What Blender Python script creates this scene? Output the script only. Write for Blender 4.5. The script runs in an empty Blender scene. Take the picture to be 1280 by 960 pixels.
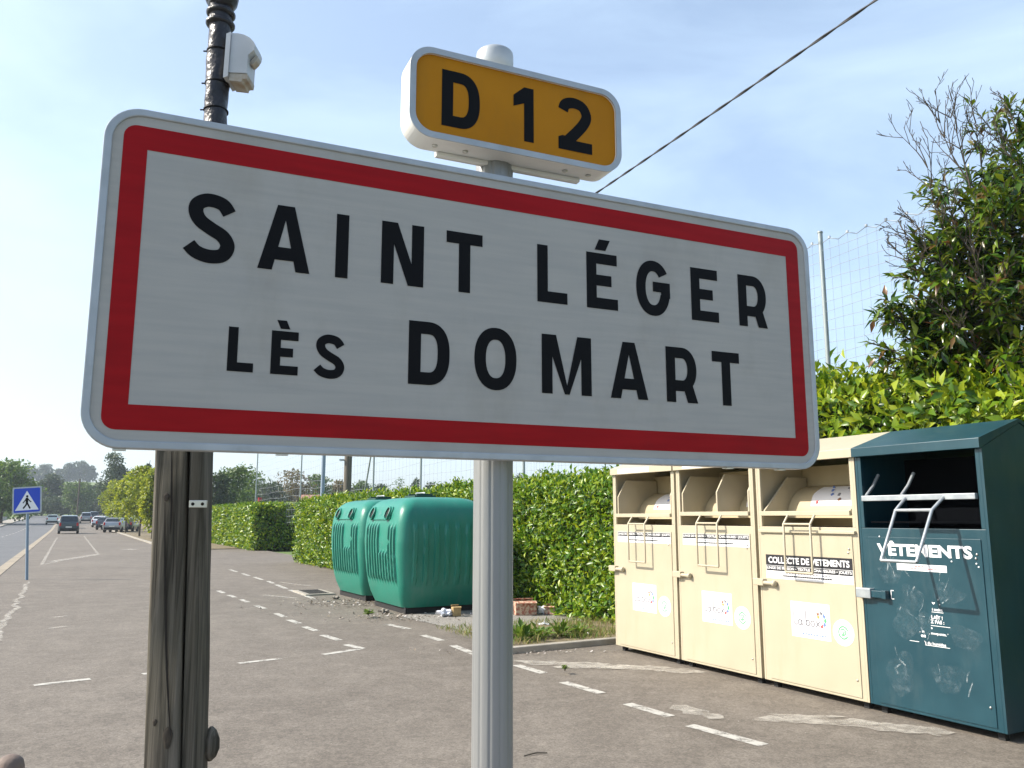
import bpy, bmesh, math, random
import numpy as np
from mathutils import Vector, Matrix
R = math.radians
random.seed(7); rng = np.random.default_rng(7)
sc = bpy.context.scene; COL = sc.collection

# ------------------------------------------------------------------ camera
CH = 1.55; FPX = 1020.0; TH = math.atan(166.0/FPX)
cam = bpy.data.cameras.new('camera'); camo = bpy.data.objects.new('camera', cam); COL.objects.link(camo)
camo.location = (0, 0, CH); camo.rotation_euler = (R(90)+TH, 0, 0)
cam.sensor_width = 36; cam.lens = FPX/1280*36; cam.clip_start = .05; cam.clip_end = 6000
sc.camera = camo
# ------------------------------------------------------------------ sky, sun, exposure
SUN_EL = 40.0; SUN_AZ = 3.0          # the light travels towards +X, turned SUN_AZ degrees towards +Y
wd = bpy.data.worlds.new('World'); sc.world = wd; wd.use_nodes = True
nt = wd.node_tree; nt.nodes.clear(); N = nt.nodes.new; Lk = nt.links.new
sky = N('ShaderNodeTexSky'); sky.sky_type = 'NISHITA'; sky.sun_disc = False
sky.sun_elevation = R(SUN_EL); sky.sun_rotation = R(270-SUN_AZ)
sky.altitude = 50; sky.air_density = 1.0; sky.dust_density = 2.2; sky.ozone_density = 1.3
tc = N('ShaderNodeTexCoord'); mp = N('ShaderNodeMapping'); mp.inputs['Scale'].default_value = (1.3, 1.6, 4.2); mp.inputs['Rotation'].default_value = (0.25, -0.5, 0.3)
ns = N('ShaderNodeTexNoise'); ns.inputs['Scale'].default_value = 1.5; ns.inputs['Detail'].default_value = 7; ns.inputs['Roughness'].default_value = .55; ns.inputs['Distortion'].default_value = .5
rp = N('ShaderNodeValToRGB'); rp.color_ramp.elements[0].position = .38; rp.color_ramp.elements[0].color = (.21, .21, .21, 1)
rp.color_ramp.elements[1].position = .74; rp.color_ramp.elements[1].color = (.62, .62, .62, 1)
mx = N('ShaderNodeMix'); mx.data_type = 'RGBA'; mx.inputs['B'].default_value = (4.4, 5.5, 6.5, 1)
bg = N('ShaderNodeBackground'); bg.inputs['Strength'].default_value = .125
out = N('ShaderNodeOutputWorld')
Lk(tc.outputs['Generated'], mp.inputs['Vector']); Lk(mp.outputs[0], ns.inputs['Vector']); Lk(ns.outputs[0], rp.inputs[0])
sx = N('ShaderNodeSeparateXYZ'); fr = N('ShaderNodeMapRange'); fr.interpolation_type = 'SMOOTHSTEP'; fr.inputs['From Min'].default_value = -.35; fr.inputs['From Max'].default_value = .55; fr.inputs['To Min'].default_value = .25
fm = N('ShaderNodeMath'); fm.operation = 'MULTIPLY'
Lk(tc.outputs['Generated'], sx.inputs[0]); Lk(sx.outputs['Y'], fr.inputs['Value']); Lk(rp.outputs[0], fm.inputs[0]); Lk(fr.outputs[0], fm.inputs[1])
Lk(fm.outputs[0], mx.inputs['Factor']); Lk(sky.outputs[0], mx.inputs['A']); Lk(mx.outputs['Result'], bg.inputs['Color']); Lk(bg.outputs[0], out.inputs['Surface'])
sun = bpy.data.lights.new('sun', 'SUN'); sun.energy = 3.9; sun.angle = R(.55); sun.color = (1, .93, .82)
suno = bpy.data.objects.new('sun', sun); COL.objects.link(suno); suno.location = (-30, 0, 40)
sd = Vector((math.cos(R(SUN_EL))*math.cos(R(SUN_AZ)), math.cos(R(SUN_EL))*math.sin(R(SUN_AZ)), -math.sin(R(SUN_EL))))
suno.rotation_euler = sd.to_track_quat('-Z', 'Y').to_euler()
sc.view_settings.view_transform = 'Standard'; sc.view_settings.look = 'None'; sc.view_settings.gamma = 1
sc.view_settings.use_curve_mapping = False; sc.view_settings.exposure = 1.0
sc.cycles.max_bounces = 8; sc.cycles.transparent_max_bounces = 12; sc.cycles.use_denoising = True

# ------------------------------------------------------------------ helpers
def tag(o, label=None, cat=None, group=None, kind=None):
    if label: o['label'] = label
    if cat: o['category'] = cat
    if group: o['group'] = group
    if kind: o['kind'] = kind
    return o
def empty(name, loc=(0, 0, 0), rz=0, label=None, cat=None, group=None):
    o = bpy.data.objects.new(name, None); COL.objects.link(o); o.location = loc; o.rotation_euler = (0, 0, rz); o.empty_display_size = .2
    return tag(o, label, cat, group)
class MB:
    def __init__(s): s.v = []; s.f = []; s.m = []; s.sm = []
    def add(s, vs, fs, mi=0, smooth=False):
        k = len(s.v); s.v += [tuple(map(float, p)) for p in vs]; s.f += [[k+i for i in f] for f in fs]; s.m += [mi]*len(fs); s.sm += [smooth]*len(fs); return s
    def box(s, c, d, rot=None, mi=0):
        x, y, z = d[0]/2, d[1]/2, d[2]/2
        P = [Vector((i*x, j*y, k*z)) for k in (-1, 1) for j in (-1, 1) for i in (-1, 1)]
        if rot is not None: P = [rot @ p for p in P]
        c = Vector(c); return s.add([p+c for p in P], [(0, 2, 3, 1), (4, 5, 7, 6), (0, 1, 5, 4), (2, 6, 7, 3), (0, 4, 6, 2), (1, 3, 7, 5)], mi)
    def bx(s, x0, x1, y0, y1, z0, z1, mi=0): return s.box(((x0+x1)/2, (y0+y1)/2, (z0+z1)/2), (x1-x0, y1-y0, z1-z0), None, mi)
    def tube(s, pts, r, n=8, mi=0, caps=True, smooth=True):
        P = [Vector(p) for p in pts]; rr = r if hasattr(r, '__len__') else [r]*len(P)
        vs = []; up = Vector((0, 0, 1)); prev = None
        for i, p in enumerate(P):
            t = (P[min(i+1, len(P)-1)]-P[max(i-1, 0)]).normalized()
            if prev is None: a = t.cross(up) if abs(t.z) < .95 else t.cross(Vector((1, 0, 0)))
            else: a = prev-t*prev.dot(t)
            a.normalize(); prev = a; b = t.cross(a)
            for k in range(n):
                w = 2*math.pi*k/n; vs.append(p+(a*math.cos(w)+b*math.sin(w))*rr[i])
        fs = [(i*n+k, i*n+(k+1) % n, (i+1)*n+(k+1) % n, (i+1)*n+k) for i in range(len(P)-1) for k in range(n)]
        s.add(vs, fs, mi, smooth)
        if caps: s.add(vs[:n], [tuple(range(n))[::-1]], mi); s.add(vs[-n:], [tuple(range(n))], mi)
        return s
    def prism(s, poly, fn, d0, d1, mi=0, smooth=False):
        n = len(poly); vs = [fn(x, y, d0) for x, y in poly]+[fn(x, y, d1) for x, y in poly]
        s.add(vs, [(k, (k+1) % n, n+(k+1) % n, n+k) for k in range(n)], mi, smooth)
        s.add(vs[:n], [tuple(range(n))[::-1]], mi); s.add(vs[n:], [tuple(range(n))], mi); return s
    def ring(s, po, pi_, fn, d0, d1, mi=0):
        n = len(po); vs = [fn(x, y, d) for P, d in ((po, d1), (pi_, d1), (po, d0), (pi_, d0)) for x, y in P]
        fs = []
        for k in range(n):
            j = (k+1) % n
            fs += [(k, j, n+j, n+k), (2*n+k, 2*n+j, j, k), (n+k, n+j, 3*n+j, 3*n+k), (3*n+k, 3*n+j, 2*n+j, 2*n+k)]
        return s.add(vs, fs, mi)
    def lathe(s, prof, n=24, c=(0, 0, 0), mi=0, axis='z', smooth=True):
        vs = []
        for r, z in prof:
            for k in range(n):
                w = 2*math.pi*k/n; x, y = r*math.cos(w), r*math.sin(w)
                p = (x, y, z) if axis == 'z' else ((x, z, y) if axis == 'y' else (z, x, y))
                vs.append((p[0]+c[0], p[1]+c[1], p[2]+c[2]))
        fs = [(i*n+k, i*n+(k+1) % n, (i+1)*n+(k+1) % n, (i+1)*n+k) for i in range(len(prof)-1) for k in range(n)]
        fs += [tuple(range(n))[::-1], tuple((len(prof)-1)*n+k for k in range(n))]
        return s.add(vs, fs, mi, smooth)
    def build(s, name, mats, parent=None, bevel=0, seg=2, recalc=True):
        me = bpy.data.meshes.new(name); me.from_pydata(s.v, [], s.f)
        for m in (mats if isinstance(mats, (list, tuple)) else [mats]): me.materials.append(m)
        me.polygons.foreach_set('material_index', s.m); me.polygons.foreach_set('use_smooth', s.sm)
        if recalc:
            bm = bmesh.new(); bm.from_mesh(me); bmesh.ops.recalc_face_normals(bm, faces=bm.faces); bm.to_mesh(me); bm.free()
        o = bpy.data.objects.new(name, me); COL.objects.link(o)
        if parent is not None: o.parent = parent
        if bevel:
            b = o.modifiers.new('bevel', 'BEVEL'); b.width = bevel; b.segments = seg; b.limit_method = 'ANGLE'; b.angle_limit = R(40)
        return o
def rrect(x0, x1, y0, y1, r, n=8):
    P = []
    for cx, cy, a0 in ((x1-r, y1-r, 0), (x0+r, y1-r, 90), (x0+r, y0+r, 180), (x1-r, y0+r, 270)):
        for k in range(n+1):
            w = R(a0+90*k/n); P.append((cx+r*math.cos(w), cy+r*math.sin(w)))
    return P
def copy_tree(o, parent=None):
    c = o.copy(); COL.objects.link(c)
    if parent is not None: c.parent = parent
    for ch in list(o.children): copy_tree(ch, c)
    return c
def spline(pts, n=8):
    P = [Vector((p[0], p[1], p[2] if len(p) > 2 else 0)) for p in pts]; o = []
    for i in range(len(P)-1):
        p0, p1, p2, p3 = P[max(i-1, 0)], P[i], P[i+1], P[min(i+2, len(P)-1)]
        for k in range(n):
            t = k/n; o.append(.5*((2*p1)+(p2-p0)*t+(2*p0-5*p1+4*p2-p3)*t*t+(3*p1-p0-3*p2+p3)*t**3))
    o.append(P[-1]); return o
# pixel of the 1280 x 960 photograph -> point at forward distance Y / on the ground
def ray(u, v):
    x = (u-640)/FPX; up = (480-v)/FPX
    return Vector((x, math.cos(TH)-up*math.sin(TH), math.sin(TH)+up*math.cos(TH)))
def at(u, v, Y): d = ray(u, v); return Vector((0, 0, CH))+d*(Y/d.y)
def gnd(u, v, z=0.0): d = ray(u, v); return Vector((0, 0, CH))+d*((z-CH)/d.z)
# road frame: s along the road (away), t to its right
RA = Vector((-.4724, .8814, 0)); RB = Vector((.8814, .4724, 0)); RZ = math.atan2(RA.y, RA.x)
def rise(s): s = min(s, 262); return 0 if s < 95 else .0132*(s-107.5) if s > 120 else .0132*(s-95)**2/50
def W(s, t, z=0.0): return RA*s+RB*t+Vector((0, 0, z+rise(s)))

# ------------------------------------------------------------------ materials
def newmat(name):
    m = bpy.data.materials.new(name); m.use_nodes = True; n = m.node_tree; return m, n, n.nodes['Principled BSDF']
def pbr(name, col, rough=.5, metal=0, col2=None, nscale=6, nlo=.35, nhi=.65, bump=0, bscale=80, spec=.5, coat=0, detail=6, stretch=None, space='Object'):
    m, n, p = newmat(name)
    p.inputs['Base Color'].default_value = (*col, 1); p.inputs['Roughness'].default_value = rough; p.inputs['Metallic'].default_value = metal
    p.inputs['Specular IOR Level'].default_value = spec; p.inputs['Coat Weight'].default_value = coat
    t = n.nodes.new('ShaderNodeTexCoord'); vec = t.outputs[space]
    if stretch:
        q = n.nodes.new('ShaderNodeMapping'); q.inputs['Scale'].default_value = stretch; n.links.new(vec, q.inputs[0]); vec = q.outputs[0]
    if col2 is not None:
        a = n.nodes.new('ShaderNodeTexNoise'); a.inputs['Scale'].default_value = nscale; a.inputs['Detail'].default_value = detail; n.links.new(vec, a.inputs['Vector'])
        r = n.nodes.new('ShaderNodeValToRGB'); r.color_ramp.elements[0].position = nlo; r.color_ramp.elements[1].position = nhi
        r.color_ramp.elements[0].color = (*col, 1); r.color_ramp.elements[1].color = (*col2, 1)
        n.links.new(a.outputs[0], r.inputs[0]); n.links.new(r.outputs[0], p.inputs['Base Color'])
        mr = n.nodes.new('ShaderNodeMapRange'); mr.inputs['To Min'].default_value = max(0, rough-.08); mr.inputs['To Max'].default_value = min(1, rough+.1)
        n.links.new(a.outputs[0], mr.inputs[0]); n.links.new(mr.outputs[0], p.inputs['Roughness'])
    if bump:
        b = n.nodes.new('ShaderNodeTexNoise'); b.inputs['Scale'].default_value = bscale; b.inputs['Detail'].default_value = 4; n.links.new(vec, b.inputs['Vector'])
        bb = n.nodes.new('ShaderNodeBump'); bb.inputs['Strength'].default_value = bump; bb.inputs['Distance'].default_value = .01
        n.links.new(b.outputs[0], bb.inputs['Height']); n.links.new(bb.outputs[0], p.inputs['Normal'])
    return m
def leafmat(name, cols, rough=.4, trans=.35, tcol=None, spec=.5):
    m, n, p = newmat(name); g = n.nodes.new('ShaderNodeNewGeometry'); r = n.nodes.new('ShaderNodeValToRGB'); cr = r.color_ramp
    while len(cr.elements) < len(cols): cr.elements.new(.5)
    for i, c in enumerate(cols): cr.elements[i].position = i/(len(cols)-1); cr.elements[i].color = (*c, 1)
    n.links.new(g.outputs['Random Per Island'], r.inputs[0]); n.links.new(r.outputs[0], p.inputs['Base Color'])
    p.inputs['Roughness'].default_value = rough; p.inputs['Specular IOR Level'].default_value = spec
    tr = n.nodes.new('ShaderNodeBsdfTranslucent'); hs = n.nodes.new('ShaderNodeHueSaturation'); hs.inputs['Value'].default_value = 1.5; hs.inputs['Hue'].default_value = .48
    n.links.new(r.outputs[0], hs.inputs['Color']); n.links.new(hs.outputs[0], tr.inputs[0])
    mixn = n.nodes.new('ShaderNodeMixShader'); mixn.inputs[0].default_value = trans
    n.links.new(p.outputs[0], mixn.inputs[1]); n.links.new(tr.outputs[0], mixn.inputs[2]); n.links.new(mixn.outputs[0], n.nodes['Material Output'].inputs[0])
    return m
def asphalt(name, c1, c2, c3, speck):
    m, n, p = newmat(name); L = n.links.new; t = n.nodes.new('ShaderNodeTexCoord')
    def noise(sc_, det, vec=None, rough=.5):
        a = n.nodes.new('ShaderNodeTexNoise'); a.inputs['Scale'].default_value = sc_; a.inputs['Detail'].default_value = det; a.inputs['Roughness'].default_value = rough; L(vec or t.outputs['Object'], a.inputs['Vector']); return a.outputs[0]
    big = noise(.30, 8, rough=.68); r = n.nodes.new('ShaderNodeValToRGB'); r.color_ramp.elements[0].position = .36; r.color_ramp.elements[1].position = .66
    r.color_ramp.elements[0].color = (*c1, 1); r.color_ramp.elements[1].color = (*c2, 1); L(big, r.inputs[0])
    med = noise(2.3, 8, rough=.7); r2 = n.nodes.new('ShaderNodeValToRGB'); r2.color_ramp.elements[0].position = .44; r2.color_ramp.elements[1].position = .72; L(med, r2.inputs[0])
    m1 = n.nodes.new('ShaderNodeMix'); m1.data_type = 'RGBA'; m1.inputs['B'].default_value = (*c3, 1); L(r2.outputs[0], m1.inputs['Factor']); L(r.outputs[0], m1.inputs['A'])
    v = n.nodes.new('ShaderNodeTexVoronoi'); v.inputs['Scale'].default_value = 95; L(t.outputs['Object'], v.inputs['Vector'])
    sp = n.nodes.new('ShaderNodeSeparateColor'); L(v.outputs['Color'], sp.inputs[0])
    mr = n.nodes.new('ShaderNodeMapRange'); mr.inputs['To Min'].default_value = 1-speck; mr.inputs['To Max'].default_value = 1+speck; L(sp.outputs[0], mr.inputs[0])
    v2 = n.nodes.new('ShaderNodeTexVoronoi'); v2.inputs['Scale'].default_value = 26; L(t.outputs['Object'], v2.inputs['Vector'])
    sp2 = n.nodes.new('ShaderNodeSeparateColor'); L(v2.outputs['Color'], sp2.inputs[0])
    mr2 = n.nodes.new('ShaderNodeMapRange'); mr2.inputs['To Min'].default_value = 1-speck*.45; mr2.inputs['To Max'].default_value = 1+speck*.45; L(sp2.outputs[1], mr2.inputs[0])
    mm = n.nodes.new('ShaderNodeMath'); mm.operation = 'MULTIPLY'; L(mr.outputs[0], mm.inputs[0]); L(mr2.outputs[0], mm.inputs[1])
    vm = n.nodes.new('ShaderNodeVectorMath'); vm.operation = 'SCALE'; L(m1.outputs['Result'], vm.inputs[0]); L(mm.outputs[0], vm.inputs['Scale'])
    # hairline cracks
    cv = n.nodes.new('ShaderNodeTexVoronoi'); cv.feature = 'DISTANCE_TO_EDGE'; cv.inputs['Scale'].default_value = .22
    dn = n.nodes.new('ShaderNodeTexNoise'); dn.inputs['Scale'].default_value = 1.6; dn.inputs['Detail'].default_value = 6; L(t.outputs['Object'], dn.inputs['Vector'])
    dv = n.nodes.new('ShaderNodeVectorMath'); dv.operation = 'MULTIPLY_ADD'; dv.inputs[1].default_value = (.9, .9, .9); L(dn.outputs['Color'], dv.inputs[0]); L(t.outputs['Object'], dv.inputs[2]); L(dv.outputs[0], cv.inputs['Vector'])
    lt = n.nodes.new('ShaderNodeMapRange'); lt.inputs['From Max'].default_value = .004; lt.inputs['To Min'].default_value = .86; lt.inputs['To Max'].default_value = 1; L(cv.outputs['Distance'], lt.inputs[0])
    vm2 = n.nodes.new('ShaderNodeVectorMath'); vm2.operation = 'SCALE'; L(vm.outputs[0], vm2.inputs[0]); L(lt.outputs[0], vm2.inputs['Scale'])
    L(vm2.outputs[0], p.inputs['Base Color']); p.inputs['Roughness'].default_value = .82; p.inputs['Specular IOR Level'].default_value = .35
    b = n.nodes.new('ShaderNodeBump'); b.inputs['Strength'].default_value = .35; b.inputs['Distance'].default_value = .004; L(sp.outputs[0], b.inputs['Height']); L(b.outputs[0], p.inputs['Normal'])
    return m
def paintmat(name, col, wear=.5, scale=5, amax=.93, soft=.09):
    m, n, p = newmat(name); L = n.links.new; t = n.nodes.new('ShaderNodeTexCoord'); p.inputs['Base Color'].default_value = (*col, 1); p.inputs['Roughness'].default_value = .75
    a = n.nodes.new('ShaderNodeTexNoise'); a.inputs['Scale'].default_value = scale; a.inputs['Detail'].default_value = 9; a.inputs['Roughness'].default_value = .72; L(t.outputs['Object'], a.inputs['Vector'])
    r = n.nodes.new('ShaderNodeValToRGB'); r.color_ramp.elements[0].position = wear-soft; r.color_ramp.elements[1].position = wear+soft; L(a.outputs[0], r.inputs[0])
    r.color_ramp.elements[0].color = (.03, .03, .03, 1); r.color_ramp.elements[1].color = (amax, amax, amax, 1)
    tr = n.nodes.new('ShaderNodeBsdfTransparent'); mi = n.nodes.new('ShaderNodeMixShader'); L(r.outputs[0], mi.inputs[0]); L(tr.outputs[0], mi.inputs[1]); L(p.outputs[0], mi.inputs[2]); L(mi.outputs[0], n.nodes['Material Output'].inputs[0])
    return m
M = {}
M['asphalt'] = asphalt('asphalt', (.122, .104, .084), (.158, .137, .112), (.184, .160, .132), .26)
M['road'] = asphalt('road asphalt', (.10, .103, .107), (.13, .132, .135), (.145, .145, .145), .2)
M['paint'] = paintmat('road paint', (.47, .45, .40), .43, 8, .9)
M['paint_worn'] = paintmat('worn road paint', (.50, .465, .40), .48, 5, .66, .15)
M['concrete'] = pbr('kerb concrete', (.36, .33, .28), .9, 0, (.25, .23, .19), 3, bump=.4, bscale=60)
M['soil'] = pbr('verge soil', (.11, .085, .05), .95, 0, (.20, .16, .09), 5, bump=.8, bscale=25)
M['gravel'] = pbr('gravel path', (.30, .28, .25), .95, 0, (.18, .17, .15), 40, bump=1, bscale=90)
M['field'] = pbr('field', (.085, .14, .03), .95, 0, (.13, .17, .05), .05, bump=.5, bscale=2)
M['white_sheet'] = pbr('retroreflective white', (.435, .42, .385), .5, 0, (.395, .385, .36), 7, .38, .66, .05, 24, spec=.22, stretch=(.6, .6, 9))
def grime(m, col, scale, lo, hi, amt, stretch=(1, 1, 1)):     # dirt with a shape of its own over a painted surface
    n = m.node_tree; L = n.links.new; p = n.nodes['Principled BSDF']; src = p.inputs['Base Color'].links[0].from_socket if p.inputs['Base Color'].links else None
    t = n.nodes.new('ShaderNodeTexCoord'); q = n.nodes.new('ShaderNodeMapping'); q.inputs['Scale'].default_value = stretch; L(t.outputs['Object'], q.inputs[0])
    a = n.nodes.new('ShaderNodeTexNoise'); a.inputs['Scale'].default_value = scale; a.inputs['Detail'].default_value = 10; a.inputs['Roughness'].default_value = .68; L(q.outputs[0], a.inputs['Vector'])
    k = n.nodes.new('ShaderNodeMapRange'); k.inputs['From Min'].default_value = lo; k.inputs['From Max'].default_value = hi; k.inputs['To Max'].default_value = amt; L(a.outputs[0], k.inputs[0])
    x = n.nodes.new('ShaderNodeMix'); x.data_type = 'RGBA'; x.inputs['B'].default_value = (*col, 1); L(k.outputs[0], x.inputs['Factor'])
    if src: L(src, x.inputs['A'])
    else: x.inputs['A'].default_value = p.inputs['Base Color'].default_value
    L(x.outputs['Result'], p.inputs['Base Color'])
M['red'] = pbr('sign red', (.36, .005, .008), .5, 0, (.30, .004, .007), 8, spec=.15, stretch=(.6, .6, 6))
M['black'] = pbr('sign black', (.006, .006, .007), .6, spec=.12)
M['alu'] = pbr('grey lacquered aluminium', (.44, .47, .49), .38, .25, (.38, .41, .43), 14)
M['alu_post'] = pbr('post aluminium', (.32, .325, .325), .40, .4, (.26, .265, .265), 9, bump=.06, bscale=60, stretch=(1, 1, .15))
M['white_alu'] = pbr('white lacquer', (.8, .79, .76), .35, 0, (.72, .70, .66), 5)
M['yellow'] = pbr('route plate yellow', (.50, .205, .004), .5, 0, (.45, .18, .004), 6, spec=.15)
M['screw'] = pbr('steel screw', (.55, .54, .5), .35, .9)
M['wood'] = None
M['black_plastic'] = pbr('black sheathing', (.010, .009, .012), .34, 0, (.022, .020, .025), 14, bump=1, bscale=34, spec=.45)
M['box_grey'] = pbr('grey moulded plastic', (.50, .52, .55), .45, 0, (.42, .44, .46), 5)
M['rust'] = pbr('rusty grime', (.32, .25, .18), .8, 0, (.42, .40, .36), 22)
M['cable'] = pbr('cable rubber', (.03, .03, .035), .6)
M['cream'] = pbr('cream paint', (.445, .395, .285), .36, 0, (.41, .362, .258), 2.2, .4, .75, .05, 8)
M['cream_in'] = pbr('cream paint inside', (.47, .39, .245), .5, 0, (.41, .34, .21), 3)
M['teal'] = pbr('dark teal paint', (.007, .043, .060), .34, 0, (.011, .056, .075), 3.5, .45, .8, .05, 10)
M['hopper_shade'] = pbr('near-black hopper shade', (.0025, .003, .004), .9, spec=.03)  # near-black, so the hopper's deep shade is put into its colour
M['steel'] = pbr('worn galvanised steel', (.42, .45, .46), .42, .5, (.30, .33, .35), 12)
M['gap'] = pbr('dark base and hole shade', (.015, .015, .015), .9)  # dark feet and plinths, also shade painted for holes and openings
M['sticker'] = pbr('sticker paper', (.80, .79, .80), .45)
M['sticker_lilac'] = pbr('round sticker paper', (.74, .73, .76), .45)
M['ink_grey'] = pbr('grey ink', (.16, .16, .18), .5); M['ink_blue'] = pbr('blue ink', (.13, .20, .45), .5)
M['ink_pale'] = pbr('pale blue ink', (.60, .64, .76), .5); M['ink_red'] = pbr('red ink', (.5, .08, .08), .5)
M['ink_green'] = pbr('green ink', (.10, .42, .16), .5); M['ink_brown'] = pbr('brown ink', (.25, .12, .07), .5); M['ink_orange'] = pbr('orange ink', (.65, .3, .08), .5)
M['white_ink'] = pbr('white vinyl', (.80, .80, .80), .4); M['black_ink'] = pbr('black vinyl', (.015, .015, .018), .4)
M['scuff'] = paintmat('pale scuffs', (.24, .31, .34), .62, 16, .30, .12)
M['scratch'] = paintmat('scratches', (.34, .40, .42), .52, 30, .7)
M['green'] = pbr('green polyethylene', (.010, .175, .122), .38, 0, (.016, .205, .145), 2.5, .4, .7, .06, 30)
M['green_dark'] = pbr('dark green rubber', (.006, .05, .035), .5)
M['wood_grey'] = pbr('grey wood', (.16, .14, .11), .85, 0, (.09, .08, .065), 3, stretch=(20, 20, .6))
M['pole_green'] = pbr('galvanised post', (.30, .34, .34), .4, .3)
M['net'] = pbr('grey net cord', (.35, .38, .42), .8)
M['mast_blue'] = pbr('blue grey mast', (.22, .29, .36), .45)
M['bark'] = pbr('bark', (.10, .08, .055), .9, 0, (.055, .045, .032), 9, bump=.6, bscale=20)
M['twig'] = pbr('bare twigs', (.06, .05, .036), .9)
M['laurel'] = leafmat('laurel leaves', [(.018, .065, .004), (.055, .145, .006), (.11, .22, .008), (.19, .29, .012), (.30, .37, .02)], .36, .30)
M['laurel_lime'] = leafmat('young laurel leaves', [(.02, .07, .005), (.08, .17, .008), (.16, .25, .010), (.25, .33, .015), (.32, .37, .022)], .34, .36)
M['shrub_leaf'] = leafmat('dark shrub leaves', [(.012, .038, .006), (.025, .07, .007), (.045, .105, .008), (.085, .15, .010), (.15, .20, .014), (.10, .16, .012), (.15, .06, .025)], .27, .26)
M['hedge_core'] = pbr('hedge core shade', (.010, .022, .004), 1)  # near-black green core paints the shade deep inside the hedges
M['tree_a'] = leafmat('mid green leaves', [(.04, .09, .014), (.07, .13, .02), (.10, .17, .025)], .5, .3)
M['tree_b'] = leafmat('yellow green leaves', [(.10, .16, .010), (.20, .26, .014), (.32, .36, .022)], .45, .42)
M['tree_c'] = leafmat('dark leaves', [(.022, .045, .014), (.035, .065, .018), (.05, .085, .022)], .6, .25)
M['tree_d'] = leafmat('reddish leaves', [(.10, .085, .022), (.14, .10, .03), (.11, .12, .03)], .6, .3)
M['tree_e'] = leafmat('lush green leaves', [(.045, .11, .012), (.085, .165, .018), (.13, .21, .022)], .5, .35)
M['grass'] = leafmat('verge grass', [(.07, .14, .015), (.14, .19, .03), (.24, .23, .07), (.33, .26, .12)], .7, .3)
M['weed'] = leafmat('weed leaves', [(.05, .12, .012), (.10, .18, .02), (.15, .22, .03)], .5, .35)
M['petal'] = pbr('petal', (.85, .82, .75), .6)
M['glass'] = pbr('car glass', (.012, .022, .028), .08, 0, spec=.8)
M['tyre'] = pbr('tyre', (.012, .012, .012), .85); M['rim'] = pbr('wheel rim', (.4, .4, .42), .35, .8)
M['tail_red'] = pbr('tail lamp red', (.5, .01, .012), .2); M['lamp_clear'] = pbr('clear lamp', (.7, .7, .68), .15)
M['plate'] = pbr('number plate', (.75, .74, .66), .4)
M['sign_blue'] = pbr('sign blue', (.012, .06, .50), .38)
M['house_wall'] = pbr('pale render', (.50, .45, .38), .9, 0, (.42, .38, .32), 2); M['roof_tile'] = pbr('red tiles', (.30, .13, .08), .85, 0, (.22, .10, .065), 5)
M['stone'] = pbr('pale stone', (.50, .49, .45), .9, 0, (.36, .35, .32), 4, bump=.4, bscale=15)
M['post_brown'] = pbr('weathered post cap', (.20, .15, .12), .75, 0, (.13, .10, .085), 12, bump=.3, bscale=60)
M['card'] = pbr('printed carton', (.36, .12, .08), .7, 0, (.55, .42, .30), 26, .42, .58); M['card_tan'] = pbr('tan carton', (.42, .30, .14), .8, 0, (.34, .24, .11), 12)
M['bag'] = pbr('white plastic bag', (.68, .70, .75), .35); M['pebble'] = pbr('pebbles', (.34, .31, .27), .9, 0, (.20, .18, .15), 30)
M['litter_scrap'] = leafmat('paper scraps', [(.40, .38, .34), (.24, .19, .13), (.45, .43, .41), (.14, .10, .07)], .8, .05)
def woodmat():
    m, n, p = newmat('weathered timber'); L = n.links.new; t = n.nodes.new('ShaderNodeTexCoord'); q = n.nodes.new('ShaderNodeMapping'); q.inputs['Scale'].default_value = (38, 38, 1.1); L(t.outputs['Object'], q.inputs[0])
    a = n.nodes.new('ShaderNodeTexNoise'); a.inputs['Scale'].default_value = 1; a.inputs['Detail'].default_value = 9; a.inputs['Roughness'].default_value = .65; a.inputs['Distortion'].default_value = .8; L(q.outputs[0], a.inputs['Vector'])
    r = n.nodes.new('ShaderNodeValToRGB'); e = r.color_ramp.elements; e[0].position = .36; e[0].color = (.03, .026, .021, 1); e[1].position = .66; e[1].color = (.19, .168, .138, 1); x = e.new(.5); x.color = (.098, .086, .068, 1); L(a.outputs[0], r.inputs[0])
    g = n.nodes.new('ShaderNodeTexNoise'); g.inputs['Scale'].default_value = 2.1; g.inputs['Detail'].default_value = 5; L(t.outputs['Object'], g.inputs['Vector'])
    mr = n.nodes.new('ShaderNodeMapRange'); mr.inputs['From Min'].default_value = .35; mr.inputs['From Max'].default_value = .7; L(g.outputs[0], mr.inputs[0])
    mi = n.nodes.new('ShaderNodeMix'); mi.data_type = 'RGBA'; mi.blend_type = 'MIX'; L(r.outputs[0], mi.inputs['A']); mi.inputs['B'].default_value = (.085, .08, .055, 1)
    mu = n.nodes.new('ShaderNodeMath'); mu.operation = 'MULTIPLY'; mu.inputs[1].default_value = .55; L(mr.outputs[0], mu.inputs[0]); L(mu.outputs[0], mi.inputs['Factor'])
    L(mi.outputs['Result'], p.inputs['Base Color']); p.inputs['Roughness'].default_value = .85; p.inputs['Specular IOR Level'].default_value = .3
    b = n.nodes.new('ShaderNodeBump'); b.inputs['Strength'].default_value = .8; b.inputs['Distance'].default_value = .006; L(a.outputs[0], b.inputs['Height']); L(b.outputs[0], p.inputs['Normal'])
    return m
M['wood'] = woodmat(); M['knot'] = pbr('knot wood', (.022, .017, .012), .85, 0, (.06, .048, .034), 30, stretch=(3, 3, 1)); M['crack'] = pbr('crack', (.012, .010, .008), 1)

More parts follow.
